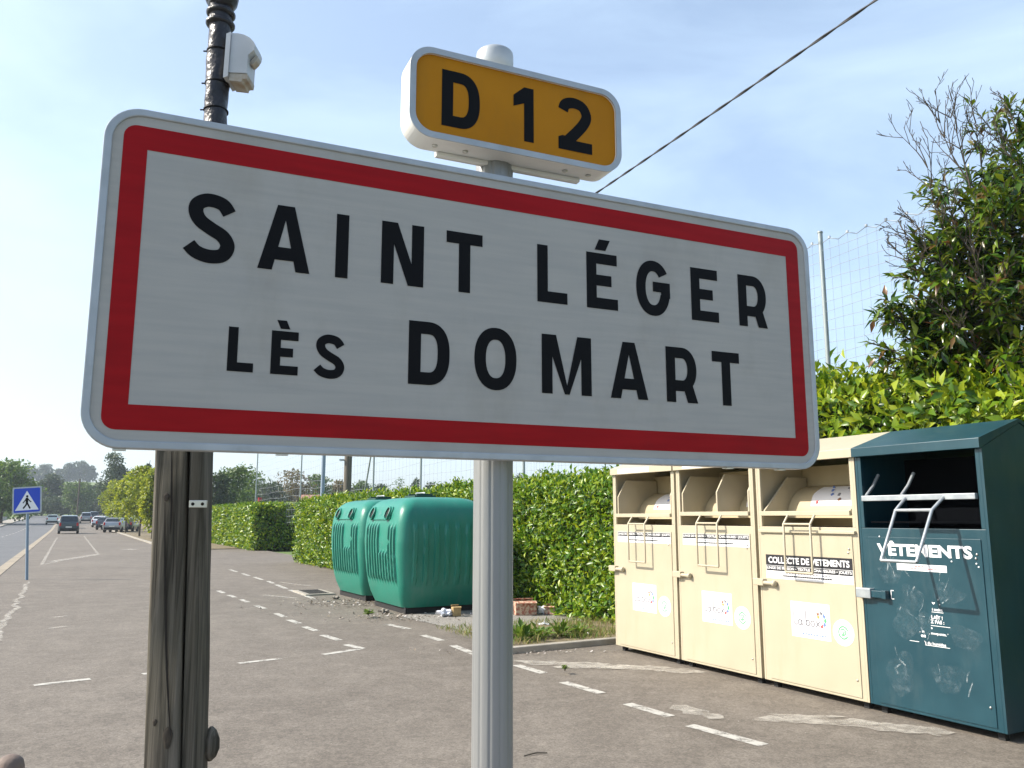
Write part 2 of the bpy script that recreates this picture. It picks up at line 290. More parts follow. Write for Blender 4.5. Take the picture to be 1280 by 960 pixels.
grime(M['white_sheet'], (.24, .21, .16), 4, .52, .85, .45, (1, 1, .5)); grime(M['white_sheet'], (.10, .085, .06), 60, .70, .76, .5)
grime(M['red'], (.16, .01, .01), 5, .5, .8, .35); grime(M['yellow'], (.28, .14, .02), 9, .5, .8, .4, (1, 1, .3)); grime(M['alu'], (.22, .22, .2), 9, .52, .8, .5)
grime(M['cream'], (.36, .29, .17), 2.6, .50, .80, .30, (3, 3, .6)); grime(M['cream'], (.22, .15, .08), 30, .68, .78, .55); grime(M['teal'], (.05, .085, .095), 3, .5, .8, .45, (2.5, 2.5, .7))
grime(M['green'], (.10, .20, .16), 4, .5, .82, .4, (2, 2, .6))
# leaf meshes: many small folded blades
def leaves(pos, axis, nrm, ln, wd_, fold=.25, bend=.15):
    pos = np.asarray(pos); axis = np.asarray(axis); nrm = np.asarray(nrm)
    axis = axis/np.maximum(np.linalg.norm(axis, axis=1, keepdims=True), 1e-6)
    side = np.cross(axis, nrm); side /= np.maximum(np.linalg.norm(side, axis=1, keepdims=True), 1e-6); nn = np.cross(side, axis)
    ln = np.asarray(ln)[:, None]; wd_ = np.asarray(wd_)[:, None]
    base = pos; mid = pos+axis*ln*.48; tip = pos+axis*ln-nn*ln*bend
    lft = mid+side*wd_*.5+nn*wd_*fold; rgt = mid-side*wd_*.5+nn*wd_*fold
    return np.stack([base, lft, mid, rgt, tip], 1)
LF = np.array([(0, 2, 1), (0, 3, 2), (1, 2, 4), (2, 3, 4)])
def leafmesh(name, chunks, mats, parent=None, extra=None):
    """chunks: [(verts (n,5,3), material index)]; extra: an MB with solid faces"""
    V = []; F = []; MI = []; k = 0
    for v, mi in chunks:
        n = len(v); V.append(v.reshape(-1, 3)); F.append((LF[None]+(np.arange(n)*5)[:, None, None]+k).reshape(-1, 3)); MI.append(np.full(n*4, mi)); k += n*5
    V = np.concatenate(V) if V else np.zeros((0, 3)); F = np.concatenate(F) if F else np.zeros((0, 3), int); MI = np.concatenate(MI) if MI else np.zeros(0, int)
    nv, nf = len(V), len(F); loops = F.reshape(-1); ls = np.arange(nf)*3; lt = np.full(nf, 3)
    if extra:
        V = np.concatenate([V, np.array(extra.v)]); el = np.array([nv+i for f in extra.f for i in f]); sz = np.array([len(f) for f in extra.f])
        st = len(loops)+np.concatenate([[0], np.cumsum(sz)[:-1]]); loops = np.concatenate([loops, el]); ls = np.concatenate([ls, st]); lt = np.concatenate([lt, sz]); MI = np.concatenate([MI, np.array(extra.m)])
    me = bpy.data.meshes.new(name); me.vertices.add(len(V)); me.vertices.foreach_set('co', V.astype(np.float32).reshape(-1))
    me.loops.add(len(loops)); me.loops.foreach_set('vertex_index', loops.astype(np.int32)); me.polygons.add(len(ls))
    me.polygons.foreach_set('loop_start', ls.astype(np.int32)); me.polygons.foreach_set('loop_total', lt.astype(np.int32))
    for m in mats: me.materials.append(m)
    me.polygons.foreach_set('material_index', MI.astype(np.int32)); me.update(calc_edges=True); me.validate()
    o = bpy.data.objects.new(name, me); COL.objects.link(o)
    if parent is not None: o.parent = parent
    return o
def runit(n): v = rng.normal(size=(n, 3)); return v/np.linalg.norm(v, axis=1, keepdims=True)

# ================================================================== SETTING
def strip(name, t0, t1, s0, s1, z, mat, ds=6, thick=0):
    mb = MB(); n = max(1, int((s1-s0)/ds)); P = []
    for i in range(n+1):
        s = s0+(s1-s0)*i/n; P += [W(s, t0, z), W(s, t1, z)]
    mb.add(P, [(2*i, 2*i+1, 2*i+3, 2*i+2) for i in range(n)])
    if thick:
        k = len(mb.v); mb.v += [(p[0], p[1], p[2]-thick) for p in mb.v]
        fs = [f for i in range(n) for f in ([2*i, 2*i+2, k+2*i+2, k+2*i], [2*i+1, k+2*i+1, k+2*i+3, 2*i+3])]+[[a, a+1, k+a+1, k+a] for a in (0, 2*n)]
        mb.f += fs; mb.m += [0]*len(fs); mb.sm += [False]*len(fs)
    o = mb.build(name, mat, recalc=bool(thick)); tag(o, kind='structure'); return o
def sm(a, b, x): x = np.clip((x-a)/(b-a), 0, 1); return x*x*(3-2*x)
def terrain(x, y):
    s = x*RA.x+y*RA.y; d = math.hypot(x, y); ang = x/max(y, 1)
    base = -.18+rise(max(0, s))
    left = float(1-sm(-.42, -.12, ang)) if y > 1 else 0.0
    return base+18.5*float(sm(270, 520, d))*left+(5*float(sm(560, 1100, d)) if y > 0 else 0)
gx = np.concatenate([np.linspace(-1800, -520, 12), np.linspace(-480, 300, 66), np.linspace(340, 1600, 12)])
gy = np.concatenate([np.linspace(-900, -60, 8), np.linspace(-40, 760, 68), np.linspace(820, 2600, 12)])
mb = MB(); mb.add([(x, y, terrain(x, y)) for y in gy for x in gx], [(j*len(gx)+i, j*len(gx)+i+1, (j+1)*len(gx)+i+1, (j+1)*len(gx)+i) for j in range(len(gy)-1) for i in range(len(gx)-1)], 0, True)
tag(mb.build('ground', M['field'], recalc=False), kind='structure')
strip('road', -7.9, -1.75, -40, 262, -.10, M['road'])
strip('parking_lot', -1.5, 8.2, -40, 250, 0, M['asphalt'])
M['kerb_stone'] = pbr('kerb stone', (.31, .26, .19), .9, 0, (.24, .205, .155), 1.4, bump=.4, bscale=60)
strip('kerb', -1.78, -1.5, -40, 250, .012, M['kerb_stone'], thick=.2)
strip('far_pavement', -10.2, -7.9, -40, 250, .02, M['concrete'], thick=.2)
strip('hedge_side_kerb', 4.3, 4.5, 36, 200, .06, M['concrete'], thick=.1)
strip('planting_strip', 4.5, 12, 42, 200, .03, M['soil'])
strip('playing_field', 8.0, 60, -30, 250, -.05, M['field'])
# verge in front of the hedge with its kerb, gravel path behind it
mb = MB(); mb.add([W(8.66, 4.45, .05), W(8.74, 7.6, .05), W(10.4, 7.6, .05), W(10.4, 4.9, .05)], [(0, 1, 2, 3)])
tag(mb.build('verge', M['soil'], recalc=False), kind='structure')
mb = MB(); a_, b_ = W(8.55, 4.35), W(8.62, 6.3)
d_ = (b_-a_).normalized(); n_ = Vector((-d_.y, d_.x, 0))*.11
mb.add([a_, b_, b_+n_, a_+n_], []); mb = MB()
P = [a_, b_, b_+n_, a_+n_]; mb.add([p+Vector((0, 0, -.05)) for p in P]+[p+Vector((0, 0, .07)) for p in P], [(0, 1, 5, 4), (1, 2, 6, 5), (2, 3, 7, 6), (3, 0, 4, 7), (4, 5, 6, 7)])
tag(mb.build('verge_kerb', M['concrete'], bevel=.012), kind='structure')
mb = MB(); mb.add([W(10.4, 4.9, .006), W(10.4, 7.6, .006), W(13.2, 7.6, .006), W(12.6, 4.7, .006)], [(0, 1, 2, 3)])
tag(mb.build('gravel_path', M['gravel'], recalc=False), kind='structure')
# the slightly hazy air over the valley
mb = MB(); mb.bx(-1500, 900, -60, 1300, -4, 75); hz_ = mb.build('haze', [], recalc=True); tag(hz_, kind='stuff')
hm = bpy.data.materials.new('haze'); hm.use_nodes = True; hn = hm.node_tree; hn.nodes.clear(); ho = hn.nodes.new('ShaderNodeOutputMaterial'); hv = hn.nodes.new('ShaderNodeVolumePrincipled')
hv.inputs['Density'].default_value = .00042; hv.inputs['Color'].default_value = (.80, .90, 1, 1); hv.inputs['Anisotropy'].default_value = .2; hn.links.new(hv.outputs[0], ho.inputs['Volume']); hz_.data.materials.append(hm)
# painted markings, placed where they lie on the ground
def quadline(mb, p, q, w, z=.004, mi=0):
    p = Vector((p[0], p[1], 0)); q = Vector((q[0], q[1], 0)); d = (q-p).normalized(); n = Vector((-d.y, d.x, 0))*w/2
    k = max(1, int((q-p).length/.5)); V = []
    for i in range(k+1):
        c = p+(q-p)*i/k; s = c.dot(RA); V += [c+n+Vector((0, 0, z+rise(s))), c-n+Vector((0, 0, z+rise(s)))]
    mb.add(V, [(2*i, 2*i+1, 2*i+3, 2*i+2) for i in range(k)], mi)
mb = MB()
def smear(mb, p, q, w, seed, z=.006):
    rr = random.Random(seed); p = Vector((p[0], p[1], 0)); q = Vector((q[0], q[1], 0)); d = (q-p).normalized(); n = Vector((-d.y, d.x, 0)); k = int((q-p).length/.06); V = []; o_ = 0
    for i in range(k+1):
        f = i/k; e = min(1, f/.12, (1-f)/.12)**.7; o_ = o_*.9+rr.gauss(0, .012); a, b = w*.5*e*(.75+rr.uniform(-.3, .3)), w*.5*e*(.75+rr.uniform(-.3, .3)); c = p+(q-p)*f+n*o_; V += [c+n*a+Vector((0, 0, z)), c-n*b+Vector((0, 0, z))]
    mb.add(V, [(2*i, 2*i+1, 2*i+3, 2*i+2) for i in range(k)])
def st(s, t): v = W(s, t); return (v.x, v.y)
for (u0, v0, u1, v1) in ((484, 780.5, 511, 786.5), (528, 794, 552, 801), (566, 807, 600, 820.5), (645, 831.5, 680, 842), (704, 853, 752, 867), (784, 880, 838, 896), (862, 907, 955, 932)):
    quadline(mb, gnd(u0, v0), gnd(u1, v1), .105)
quadline(mb, st(2.0, 4.3), st(3.3, 4.29), .105); quadline(mb, st(.2, 4.32), st(1.2, 4.31), .105)
for (u0, v0, u1, v1) in ((362, 737.5, 392, 748.5), (345, 731, 358, 736), (335, 726.5, 342, 729.5), (318, 721.5, 328, 725), (303, 717, 312, 720), (287, 712, 296, 715)):
    quadline(mb, gnd(u0, v0), gnd(u1, v1), .10)
for (u0, v0, u1, v1) in ((403, 794, 424, 800.5), (380, 783.5, 396, 789), (361, 775, 374, 779.5), (345, 767, 356, 771.5), (320, 757, 331, 761), (301, 749.5, 310, 753), (286, 744, 294, 747), (273, 738.5, 280, 741.5)):
    quadline(mb, gnd(u0, v0), gnd(u1, v1), .10)
quadline(mb, gnd(404, 818.5), gnd(453, 811), .10); quadline(mb, gnd(453, 811), gnd(432, 806), .10)
quadline(mb, gnd(298, 829.5), gnd(351, 823.5), .085); quadline(mb, gnd(42, 857), gnd(113, 849), .095); quadline(mb, gnd(178, 843), gnd(186, 842), .09)
for s in np.arange(70, 160, 5.0): quadline(mb, st(s, -4.75), st(s+2.2, -4.75), .13, -.096)
quadline(mb, st(62, -4.75), st(70, -4.75), .13, -.096)
for t in (-7.3, -6.3, -5.3, -4.3): quadline(mb, st(56.8, t), st(59.6, t), .5, -.096)
tag(mb.build('road_markings', M['paint'], recalc=False), kind='structure')
mb = MB()
quadline(mb, st(31.2, -.67), st(72, -.67), .10); quadline(mb, st(38.8, 1.2), st(76, 1.2), .10); quadline(mb, st(33.2, -.45), st(38.9, 1.2), .35); quadline(mb, st(31.4, -.62), st(33.0, -.2), .14, .008)
smear(mb, st(11, -.72), st(23.6, -.72), .11, 7); smear(mb, gnd(640, 827), gnd(885, 840), .34, 1); smear(mb, gnd(690, 834), gnd(800, 836), .2, 5, .008)
smear(mb, gnd(838, 883), gnd(906, 899), .24, 2); smear(mb, gnd(940, 901), gnd(1100, 903), .26, 3); smear(mb, gnd(1050, 905), gnd(1195, 918), .3, 4, .008); smear(mb, gnd(960, 893), gnd(1060, 897), .1, 6, .007)
quadline(mb, gnd(66, 772), gnd(84, 770), .1); quadline(mb, gnd(60, 786), gnd(84, 783), .1); quadline(mb, gnd(330, 744), gnd(372, 748), .12); quadline(mb, gnd(350, 728), gnd(392, 733), .1)
quadline(mb, gnd(640, 783), gnd(700, 780), .16, .011)
for u, v in ((135, 671.5), (163, 687)):
    c = gnd(u, v); mb.add([(c+RA*.9+Vector((0, 0, .004))), c+RB*.45+Vector((0, 0, .004)), c-RA*.5+Vector((0, 0, .004)), c-RB*.45+Vector((0, 0, .004))], [(0, 1, 2, 3)])
tag(mb.build('worn_markings', M['paint_worn'], recalc=False), kind='structure')

# ================================================================== TREES AND HEDGES
def tree(name, base, height, width, mat, label, group=None, trunk=.25, n=2200, leaf=None, low=.18, lobes=26, cat='tree', conical=False, bare=0.0, flat=.8):
    o = empty(name, base, rng.uniform(0, 6), label, cat, group)
    r = width/2; ch = height*(1-low); flat2 = max(.8, min(1.5, ch/width*.85)); leaf = leaf or width*.055
    mbt = MB(); th_ = height*(.75 if not conical else .95)
    pts = [Vector((math.sin(k*1.7)*.04*width*k/6, math.cos(k*2.3)*.04*width*k/6, th_*k/6-.1)) for k in range(7)]
    mbt.tube(pts, [trunk*(1-.13*k) for k in range(7)], 7)
    cs = []
    for i in range(lobes):
        if conical:
            f = rng.uniform(.02, .97); rr = r*(1-f)*rng.uniform(.3, .95); w = rng.uniform(0, 6.28); cs.append((rr*math.cos(w), rr*math.sin(w), height*low+ch*f, r*.34*(1.1-f)))
        else:
            d = runit(1)[0]; q = rng.uniform(.3, .8); c = [d[0]*r*q, d[1]*r*q, height*low+ch*(.5+.42*d[2]*q/.8)]; br_ = r*rng.uniform(.26, .46)
            if i < 3: c = [rng.uniform(-.3, .3)*r, rng.uniform(-.3, .3)*r, height-br_*flat2]
            cs.append((*c, br_))
    for c in cs[:9]:
        h0 = pts[3] if c[2] > pts[3].z else pts[2]; mid = (h0+Vector(c[:3]))/2+Vector((0, 0, -.05*height))
        mbt.tube([h0, mid, Vector(c[:3])], [trunk*.45, trunk*.28, trunk*.1], 5)
    mbt.build('trunk', M['bark'], o)
    per = max(20, int(n/lobes)); V = []
    for c in cs:
        d = runit(per); d[:, 2] = np.abs(d[:, 2])*rng.choice([1, 1, -1], per)
        rad = c[3]*rng.uniform(.45, 1.08, per)[:, None]**.6; p = np.array(c[:3])+d*rad*np.array([1.08, 1.08, flat2 if not conical else .8])
        ax = d*.6+runit(per)*.9; ax[:, 2] -= .25
        V.append(leaves(p, ax, d+runit(per)*.7, leaf*rng.uniform(.6, 1.4, per), leaf*.62*rng.uniform(.6, 1.3, per)))
    leafmesh('crown', [(np.concatenate(V), 0)], [mat], o); return o
def ptree(px, Y, ytop, wpx, kind, label, name='broadleaf_tree', **k):
    b = at(px, 646, Y); z0 = terrain(b.x, b.y); top = at(px, ytop, Y); h = top.z-z0; w = wpx/FPX*math.hypot(b.x*.2, Y)
    return tree(name, (b.x, b.y, z0), h, w, M[kind], label, **k)
# far left: roadside trees, wooded ridge and lane end
ptree(2, 128, 575, 78, 'tree_e', 'lush green broadleaf tree left of the road behind the crosswalk sign', low=.05, n=5200, leaf=.5)
ptree(-30, 122, 590, 60, 'tree_e', 'green broadleaf tree cut by the left edge of the photo', low=.05, n=2600, leaf=.5)
ptree(33, 190, 604, 30, 'tree_a', 'small rounded green tree right of the crosswalk sign, on the far road side', low=.02, n=2200, leaf=.6)
ptree(62, 235, 593, 38, 'tree_c', 'tall dark green tree at the end of the road', low=.02, n=3600, leaf=.75)
ptree(50, 262, 603, 40, 'tree_c', 'dark tree closing the road behind the light car', low=.0, n=2600, leaf=.8)
ptree(78, 270, 606, 40, 'tree_c', 'dark low tree at the very end of the road', low=.0, n=2600, leaf=.8)
ptree(97, 215, 603, 44, 'tree_a', 'broad olive green tree above the parked grey car', low=.02, n=3200, leaf=.65)
ptree(118, 240, 607, 36, 'tree_c', 'dark green tree between the olive tree and the tall ridge tree', low=.02, n=2400, leaf=.7)
ptree(140, 172, 566, 44, 'tree_c', 'tall dark round crowned tree rising above all the roadside trees', low=.1, n=5200, leaf=.5, lobes=34)
ptree(182, 170, 571, 20, 'tree_c', 'dark conifer with pointed top beside the timber post', name='conifer_tree', low=.05, n=1800, conical=True, leaf=.5)
for px, yt, w in ((12, 592, 34), (33, 583, 32), (50, 581, 26), (70, 587, 22), (82, 580, 24), (96, 577, 26), (108, 583, 20), (-14, 588, 34)):
    ptree(px, 545, yt, w, 'tree_c', 'blue hazed tree in the row on the far ridge', group='trees on the far ridge', low=.02, n=1300, leaf=1.5, lobes=14)
# yellow-green trees in the planting strip
for i, (px, Y, yt, w, lab) in enumerate(((176, 66, 583, 56, 'bright yellow green tree closest to the timber post, shading the parked cars'), (158, 80, 597, 40, 'yellow green tree just above the silver estate car'), (143, 98, 602, 34, 'smaller yellow green tree above the parked white car'), (192, 58, 588, 40, 'bright yellow green tree half hidden behind the timber post'))):
    ptree(px, Y, yt, w, 'tree_b', lab, low=.16, n=4200, leaf=.26, trunk=.09, group='yellow green trees beside the parked cars')
# beyond the hedges
for (px, Y, yt, w, kd, lab) in ((290, 92, 583, 66, 'tree_a', 'green tree behind the far hedge, next to the timber post'), (268, 84, 592, 44, 'tree_c', 'dark green tree at the edge of the timber post, behind the far hedge'), (318, 130, 590, 46, 'tree_e', 'green tree between the dark tree and the russet tree'),
        (362, 105, 587, 66, 'tree_d', 'russet brown crowned tree behind the hedges'), (340, 96, 603, 50, 'tree_c', 'dark low bush below the russet tree'), (395, 120, 594, 42, 'tree_a', 'green tree behind the blue grey mast'), (425, 130, 601, 40, 'tree_d', 'olive tree behind the far wooden pole'), (452, 140, 602, 38, 'tree_a', 'small green tree right of the far wooden pole'), (474, 150, 606, 30, 'tree_c', 'small dark tree behind the leaning pole')):
    ptree(px, Y, yt, w, kd, lab, low=.02, n=3000, leaf=.36 if Y < 110 else .45)
ptree(497, 120, 597, 26, 'tree_a', 'thin half bare young tree beyond the trimmed hedge', low=.25, n=380, leaf=.28, trunk=.1)
ptree(521, 150, 599, 20, 'tree_c', 'round dark tree beyond the hedge above the green containers', low=.1, n=1300, leaf=.45)
ptree(538, 150, 603, 18, 'tree_c', 'lower round dark tree right of the thin green pole', low=.1, n=1100, leaf=.45)
ptree(571, 150, 597, 14, 'tree_c', 'small pointed conifer above the trimmed hedge', name='conifer_tree', low=.05, n=900, conical=True, leaf=.4)
ptree(652, 150, 594, 20, 'tree_c', 'dark round tree peeping over the hedge right of the sign post', low=.1, n=1100, leaf=.45)
ptree(590, 150, 603, 26, 'tree_a', 'pale green bush top left of the sign post above the hedge', low=.1, n=1100, leaf=.45)

def hedge(name, s0, s1, t0, t1, zt, label, mat='laurel', dens=900, leaf=.105, shag=.06, faces=('f', 'top', 'n', 'fe'), zb=.02, top_fn=None, near=None, cat='hedge', group=None):
    o_s = (s0+s1)/2; org = W(o_s, t0, 0); o = empty(name, org, RZ, label, cat, group)     # local x = along road, local y = towards the road's left
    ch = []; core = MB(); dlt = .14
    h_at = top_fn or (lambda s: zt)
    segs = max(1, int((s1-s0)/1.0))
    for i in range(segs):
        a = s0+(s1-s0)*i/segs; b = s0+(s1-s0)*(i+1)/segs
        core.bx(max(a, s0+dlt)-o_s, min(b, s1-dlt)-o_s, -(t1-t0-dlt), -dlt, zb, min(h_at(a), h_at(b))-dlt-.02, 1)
    def fill(P, nr, n):
        d = P; lump = (np.sin(P[:, 0]*2.1+P[:, 2]*1.7)+np.sin(P[:, 0]*5.3-P[:, 2]*4.1+1)+np.sin(P[:, 2]*7.7+P[:, 1]*5+P[:, 0]*3.1))*.022
        off = (lump+rng.normal(0, shag, n)-.03)[:, None]
        p = P+nr*off; ax = nr*.55+runit(n)*.75+np.array([0, 0, .35]); nn = nr+runit(n)*.55+np.array([0, 0, .4])
        lf = leaf*rng.uniform(.55, 1.35, n)
        ch.append((leaves(p, ax, nn, lf, lf*rng.uniform(.36, .5, n)), 0))
    L_ = s1-s0
    def dn(area): return int(dens*area)
    if 'f' in faces:
        n = dn(L_*zt); x = rng.uniform(s0, s1, n); P = np.stack([x-o_s, np.full(n, 0.), zb+(np.array([h_at(v) for v in x])-zb)*rng.uniform(0, 1, n)], 1); fill(P, np.tile([0, 1., 0], (n, 1)), n)
    if 'top' in faces:
        n = dn(L_*(t1-t0)*.9); x = rng.uniform(s0, s1, n); P = np.stack([x-o_s, -rng.uniform(0, t1-t0, n), np.array([h_at(v) for v in x])], 1); fill(P, np.tile([0, 0, 1.], (n, 1)), n)
    if 'n' in faces:
        n = dn((t1-t0)*h_at(s0)); P = np.stack([np.full(n, s0-o_s), -rng.uniform(0, t1-t0, n), rng.uniform(zb, h_at(s0), n)], 1); fill(P, np.tile([-1., 0, 0], (n, 1)), n)
    if 'fe' in faces:
        n = dn((t1-t0)*h_at(s1)*.6); P = np.stack([np.full(n, s1-o_s), -rng.uniform(0, t1-t0, n), rng.uniform(zb, h_at(s1), n)], 1); fill(P, np.tile([1., 0, 0], (n, 1)), n)
    for i in range(int(L_*2.2)):
        x = rng.uniform(s0+.2, s1-.2)-o_s; core.tube([(x, -.18, -.02), (x+rng.uniform(-.1, .1), -.1, .5), (x+rng.uniform(-.2, .2), -.16, .95)], [.022, .016, .008], 5, 2)
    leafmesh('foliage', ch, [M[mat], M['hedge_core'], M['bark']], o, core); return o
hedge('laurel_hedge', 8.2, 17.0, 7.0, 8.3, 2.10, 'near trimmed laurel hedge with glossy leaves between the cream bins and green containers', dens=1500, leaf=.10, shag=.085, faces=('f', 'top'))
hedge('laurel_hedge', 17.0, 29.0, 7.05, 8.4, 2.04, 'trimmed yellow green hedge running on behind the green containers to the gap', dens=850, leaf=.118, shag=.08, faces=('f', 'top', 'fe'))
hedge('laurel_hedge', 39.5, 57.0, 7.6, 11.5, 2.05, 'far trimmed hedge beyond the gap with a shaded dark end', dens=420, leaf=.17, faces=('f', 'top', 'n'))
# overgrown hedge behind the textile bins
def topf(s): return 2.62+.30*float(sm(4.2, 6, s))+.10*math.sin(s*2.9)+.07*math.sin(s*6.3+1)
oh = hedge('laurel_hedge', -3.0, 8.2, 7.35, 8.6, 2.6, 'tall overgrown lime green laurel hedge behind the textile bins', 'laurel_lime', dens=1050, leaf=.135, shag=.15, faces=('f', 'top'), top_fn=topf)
ch = []; core = MB()
for i in range(420):
    s = rng.uniform(-2.8, 7.9); t = rng.uniform(7.4, 8.4); z0 = topf(s)-.1; ln = rng.uniform(.1, .55)*rng.uniform(.4, 1); d = Vector((rng.normal(0, .22), rng.normal(0, .22), 1)).normalized()
    b = Vector((s-2.6, -(t-7.35), z0)); core.tube([b, b+d*ln], [.006, .003], 4, 1, False)
    n = int(8+ln*26); f = rng.uniform(.15, 1, n)[:, None]; p = np.array(b)+np.array(d)*ln*f; a = runit(n); a[:, 2] = np.abs(a[:, 2])*.9+.25
    lf = rng.uniform(.07, .15, n); ch.append((leaves(p, a, runit(n)*.5+np.array([0, 0, 1]), lf, lf*.36), 0))
leafmesh('shoots', ch, [M['laurel_lime'], M['twig']], oh, core)

# big shrub with bare twigs at the right edge
def shrub():
    c = at(1262, 400, 8.3); base = Vector((c.x+.3, c.y+.2, 0)); o = empty('laurel_tree', base, 0, 'large dark leaved laurel tree with bare twigs reaching out, right of the ball net', 'tree')
    mbt = MB(); tw = MB(); ch = []
    hubs = []
    def P(u, v, Y): q = at(u, v, Y); return Vector((q.x-base.x, q.y-base.y, q.z))
    root = Vector((0, 0, -.05))
    limbs = [(1230, 300, 8.2), (1200, 400, 8.0), (1290, 260, 8.5), (1320, 360, 8.2), (1255, 380, 8.6), (1210, 470, 8.2), (1275, 200, 8.7), (1340, 450, 8.5), (1180, 455, 8.3), (1290, 440, 7.9), (1240, 455, 8.1), (1250, 320, 8.0), (1220, 350, 8.4)]
    for u, v, Y in limbs:
        e = P(u, v, Y); m = Vector((e.x*.35, e.y*.35, e.z*.55)); mbt.tube(spline([root, m, e], 5), [.07-.0055*k for k in range(11)], 6); hubs.append(e)
    mbt.build('trunk', M['bark'], o)
    # leafy sprays: elongated leaves around twig ends
    def spray(c, d, ln, n, lf0):
        d = d.normalized(); core_end = c+d*ln; tw.tube([c, c+d*ln*.5+Vector((0, 0, .02)), core_end], [.010, .006, .003], 4, 0, False)
        f = rng.uniform(.1, 1, n)[:, None]; p = np.array(c)+np.array(d)*ln*f; a = runit(n)*.9+np.array(d)*.75; a[:, 2] -= .2
        lf = lf0*rng.uniform(.6, 1.25, n); ch.append((leaves(p, a, runit(n)*.6+np.array([-.2, -.3, 1]), lf, lf*rng.uniform(.24, .36, n), .2, .25), 0))
    spots = []
    for i in range(760):
        h = hubs[rng.integers(len(hubs))]; d = runit(1)[0]; q = Vector(d*np.array([.44, .46, .56])*rng.uniform(.2, 1.05)); c = h+q
        spots.append((c, Vector(d)+Vector((0, 0, .25))))
    for c, d in spots: spray(c, d, rng.uniform(.15, .38), int(rng.integers(13, 24)), .155)
    for (u, v, Y, dx, dz) in ((1135, 405, 8.1, -.5, .35), (1120, 400, 8.1, -.6, .15), (1150, 430, 8.1, -.3, .2), (1140, 350, 8.2, -.5, .5), (1160, 320, 8.2, -.5, .2), (1150, 470, 8.1, -.4, .6), (1175, 260, 8.3, -.6, .1), (1190, 240, 8.3, -.3, .4), (1215, 235, 8.4, -.2, .5), (1270, 160, 8.6, -.3, .4), (1278, 175, 8.6, .2, .3), (1240, 240, 8.5, .1, .5), (1195, 300, 8.2, -.4, .3), (1180, 370, 8.2, -.5, .2), (1165, 390, 8.1, -.2, .3), (1130, 450, 8.1, -.3, .5)):
        c = P(u, v, Y)
        for k in range(3): spray(c+Vector(runit(1)[0]*.07), Vector((dx, -.2, dz))+Vector(runit(1)[0]*.5), .26, 17, .16)
    leafmesh('foliage', ch, [M['shrub_leaf']], o)
    # bare branches
    def branch(p, d, ln, r, lev):
        pts = [p]; q = p.copy(); dd = d.normalized(); k = 5
        for i in range(k):
            dd = (dd+Vector(runit(1)[0]*.13)+Vector((0, 0, .035))).normalized(); q = q+dd*ln/k; pts.append(q.copy())
            if lev < 3 and i >= 1:
                for j in range(1 if lev else 2):
                    if rng.uniform() < (.95 if lev < 2 else .6): branch(q, dd+Vector(runit(1)[0]*.75)+Vector((0, 0, .15)), ln*rng.uniform(.28, .5), r*.6, lev+1)
        tw.tube(pts, [max(r*(1-.15*i), .0030) for i in range(k+1)], 4, 0, False)
    for (u0, v0, u1, v1, Y) in ((1222, 240, 1143, 160, 8.2), (1215, 245, 1196, 135, 8.2), (1232, 240, 1222, 150, 8.3), (1280, 215, 1232, 168, 8.4), (1272, 165, 1262, 118, 8.4), (1200, 330, 1135, 205, 8.1), (1190, 330, 1140, 270, 8.1), (1195, 345, 1120, 295, 8.0), (1175, 360, 1112, 320, 8.0), (1238, 350, 1170, 270, 7.9), (1250, 420, 1195, 330, 7.8), (1262, 440, 1250, 350, 7.8), (1245, 460, 1180, 400, 7.8)):
        p, q = P(u0, v0, Y), P(u1, v1, Y); branch(p, q-p, (q-p).length*.9, .012, 0)
    tw.build('bare_twigs', M['twig'], o, recalc=False)
shrub()

# verge grass (uncountable) and a few weeds
n = 4400; s = rng.uniform(8.72, 10.6, n); t = rng.uniform(4.5, 7.4, n); keep = (np.sin(s*5+t*2)+np.sin(t*7-s*3)+rng.normal(0, .8, n)) > -1.1; s, t = s[keep], t[keep]; n = len(s)
P = np.stack([RA.x*s+RB.x*t, RA.y*s+RB.y*t, np.full(n, .045)], 1); ax = runit(n)*.55+np.array([0, 0, 1.]); L_ = rng.uniform(.035, .125, n)*(1.15-.35*(s-8.7)/1.9)
tag(leafmesh('verge_grass', [(leaves(P, ax, runit(n), L_, L_*.10, .1, .3), 0)], [M['grass']]), 'dry tufted grass on the verge beside the cream bins', 'grass', kind='stuff')
def weed(u, v, r, lab):
    b = gnd(u, v, .05); o = empty('weed', b, 0, lab, 'weed', 'leafy weeds on the verge'); n = 60; d = runit(n); d[:, 2] = np.abs(d[:, 2])*.9+.15
    p = d*np.array([r, r, r*.8])*rng.uniform(.0, .7, n)[:, None]; lf = rng.uniform(.5, 1, n)*r*.8
    stem = MB()
    for k in range(6): a = Vector(d[k])*r*.7; stem.tube([(0, 0, -.02), a*.5+Vector((0, 0, .02)), a], [.005, .004, .002], 4, 1, False)
    leafmesh('foliage', [(leaves(p, d, runit(n)*.4+np.array([0, 0, 1]), lf, lf*.42), 0)], [M['weed'], M['twig']], o, stem)
weed(652, 801, .24, 'leafy green weed hard against the sign post, on the dry verge'); weed(674, 797, .19, 'small bright weed second from the sign post on the verge'); weed(700, 796, .2, 'weed tuft in the middle of the verge'); weed(724, 794, .16, 'low weed on the verge closest to the cream bins')
weed(706, 836, .05, 'tiny weed growing from a crack by the faded line'); weed(460, 768, .10, 'dry weed between the two green containers')

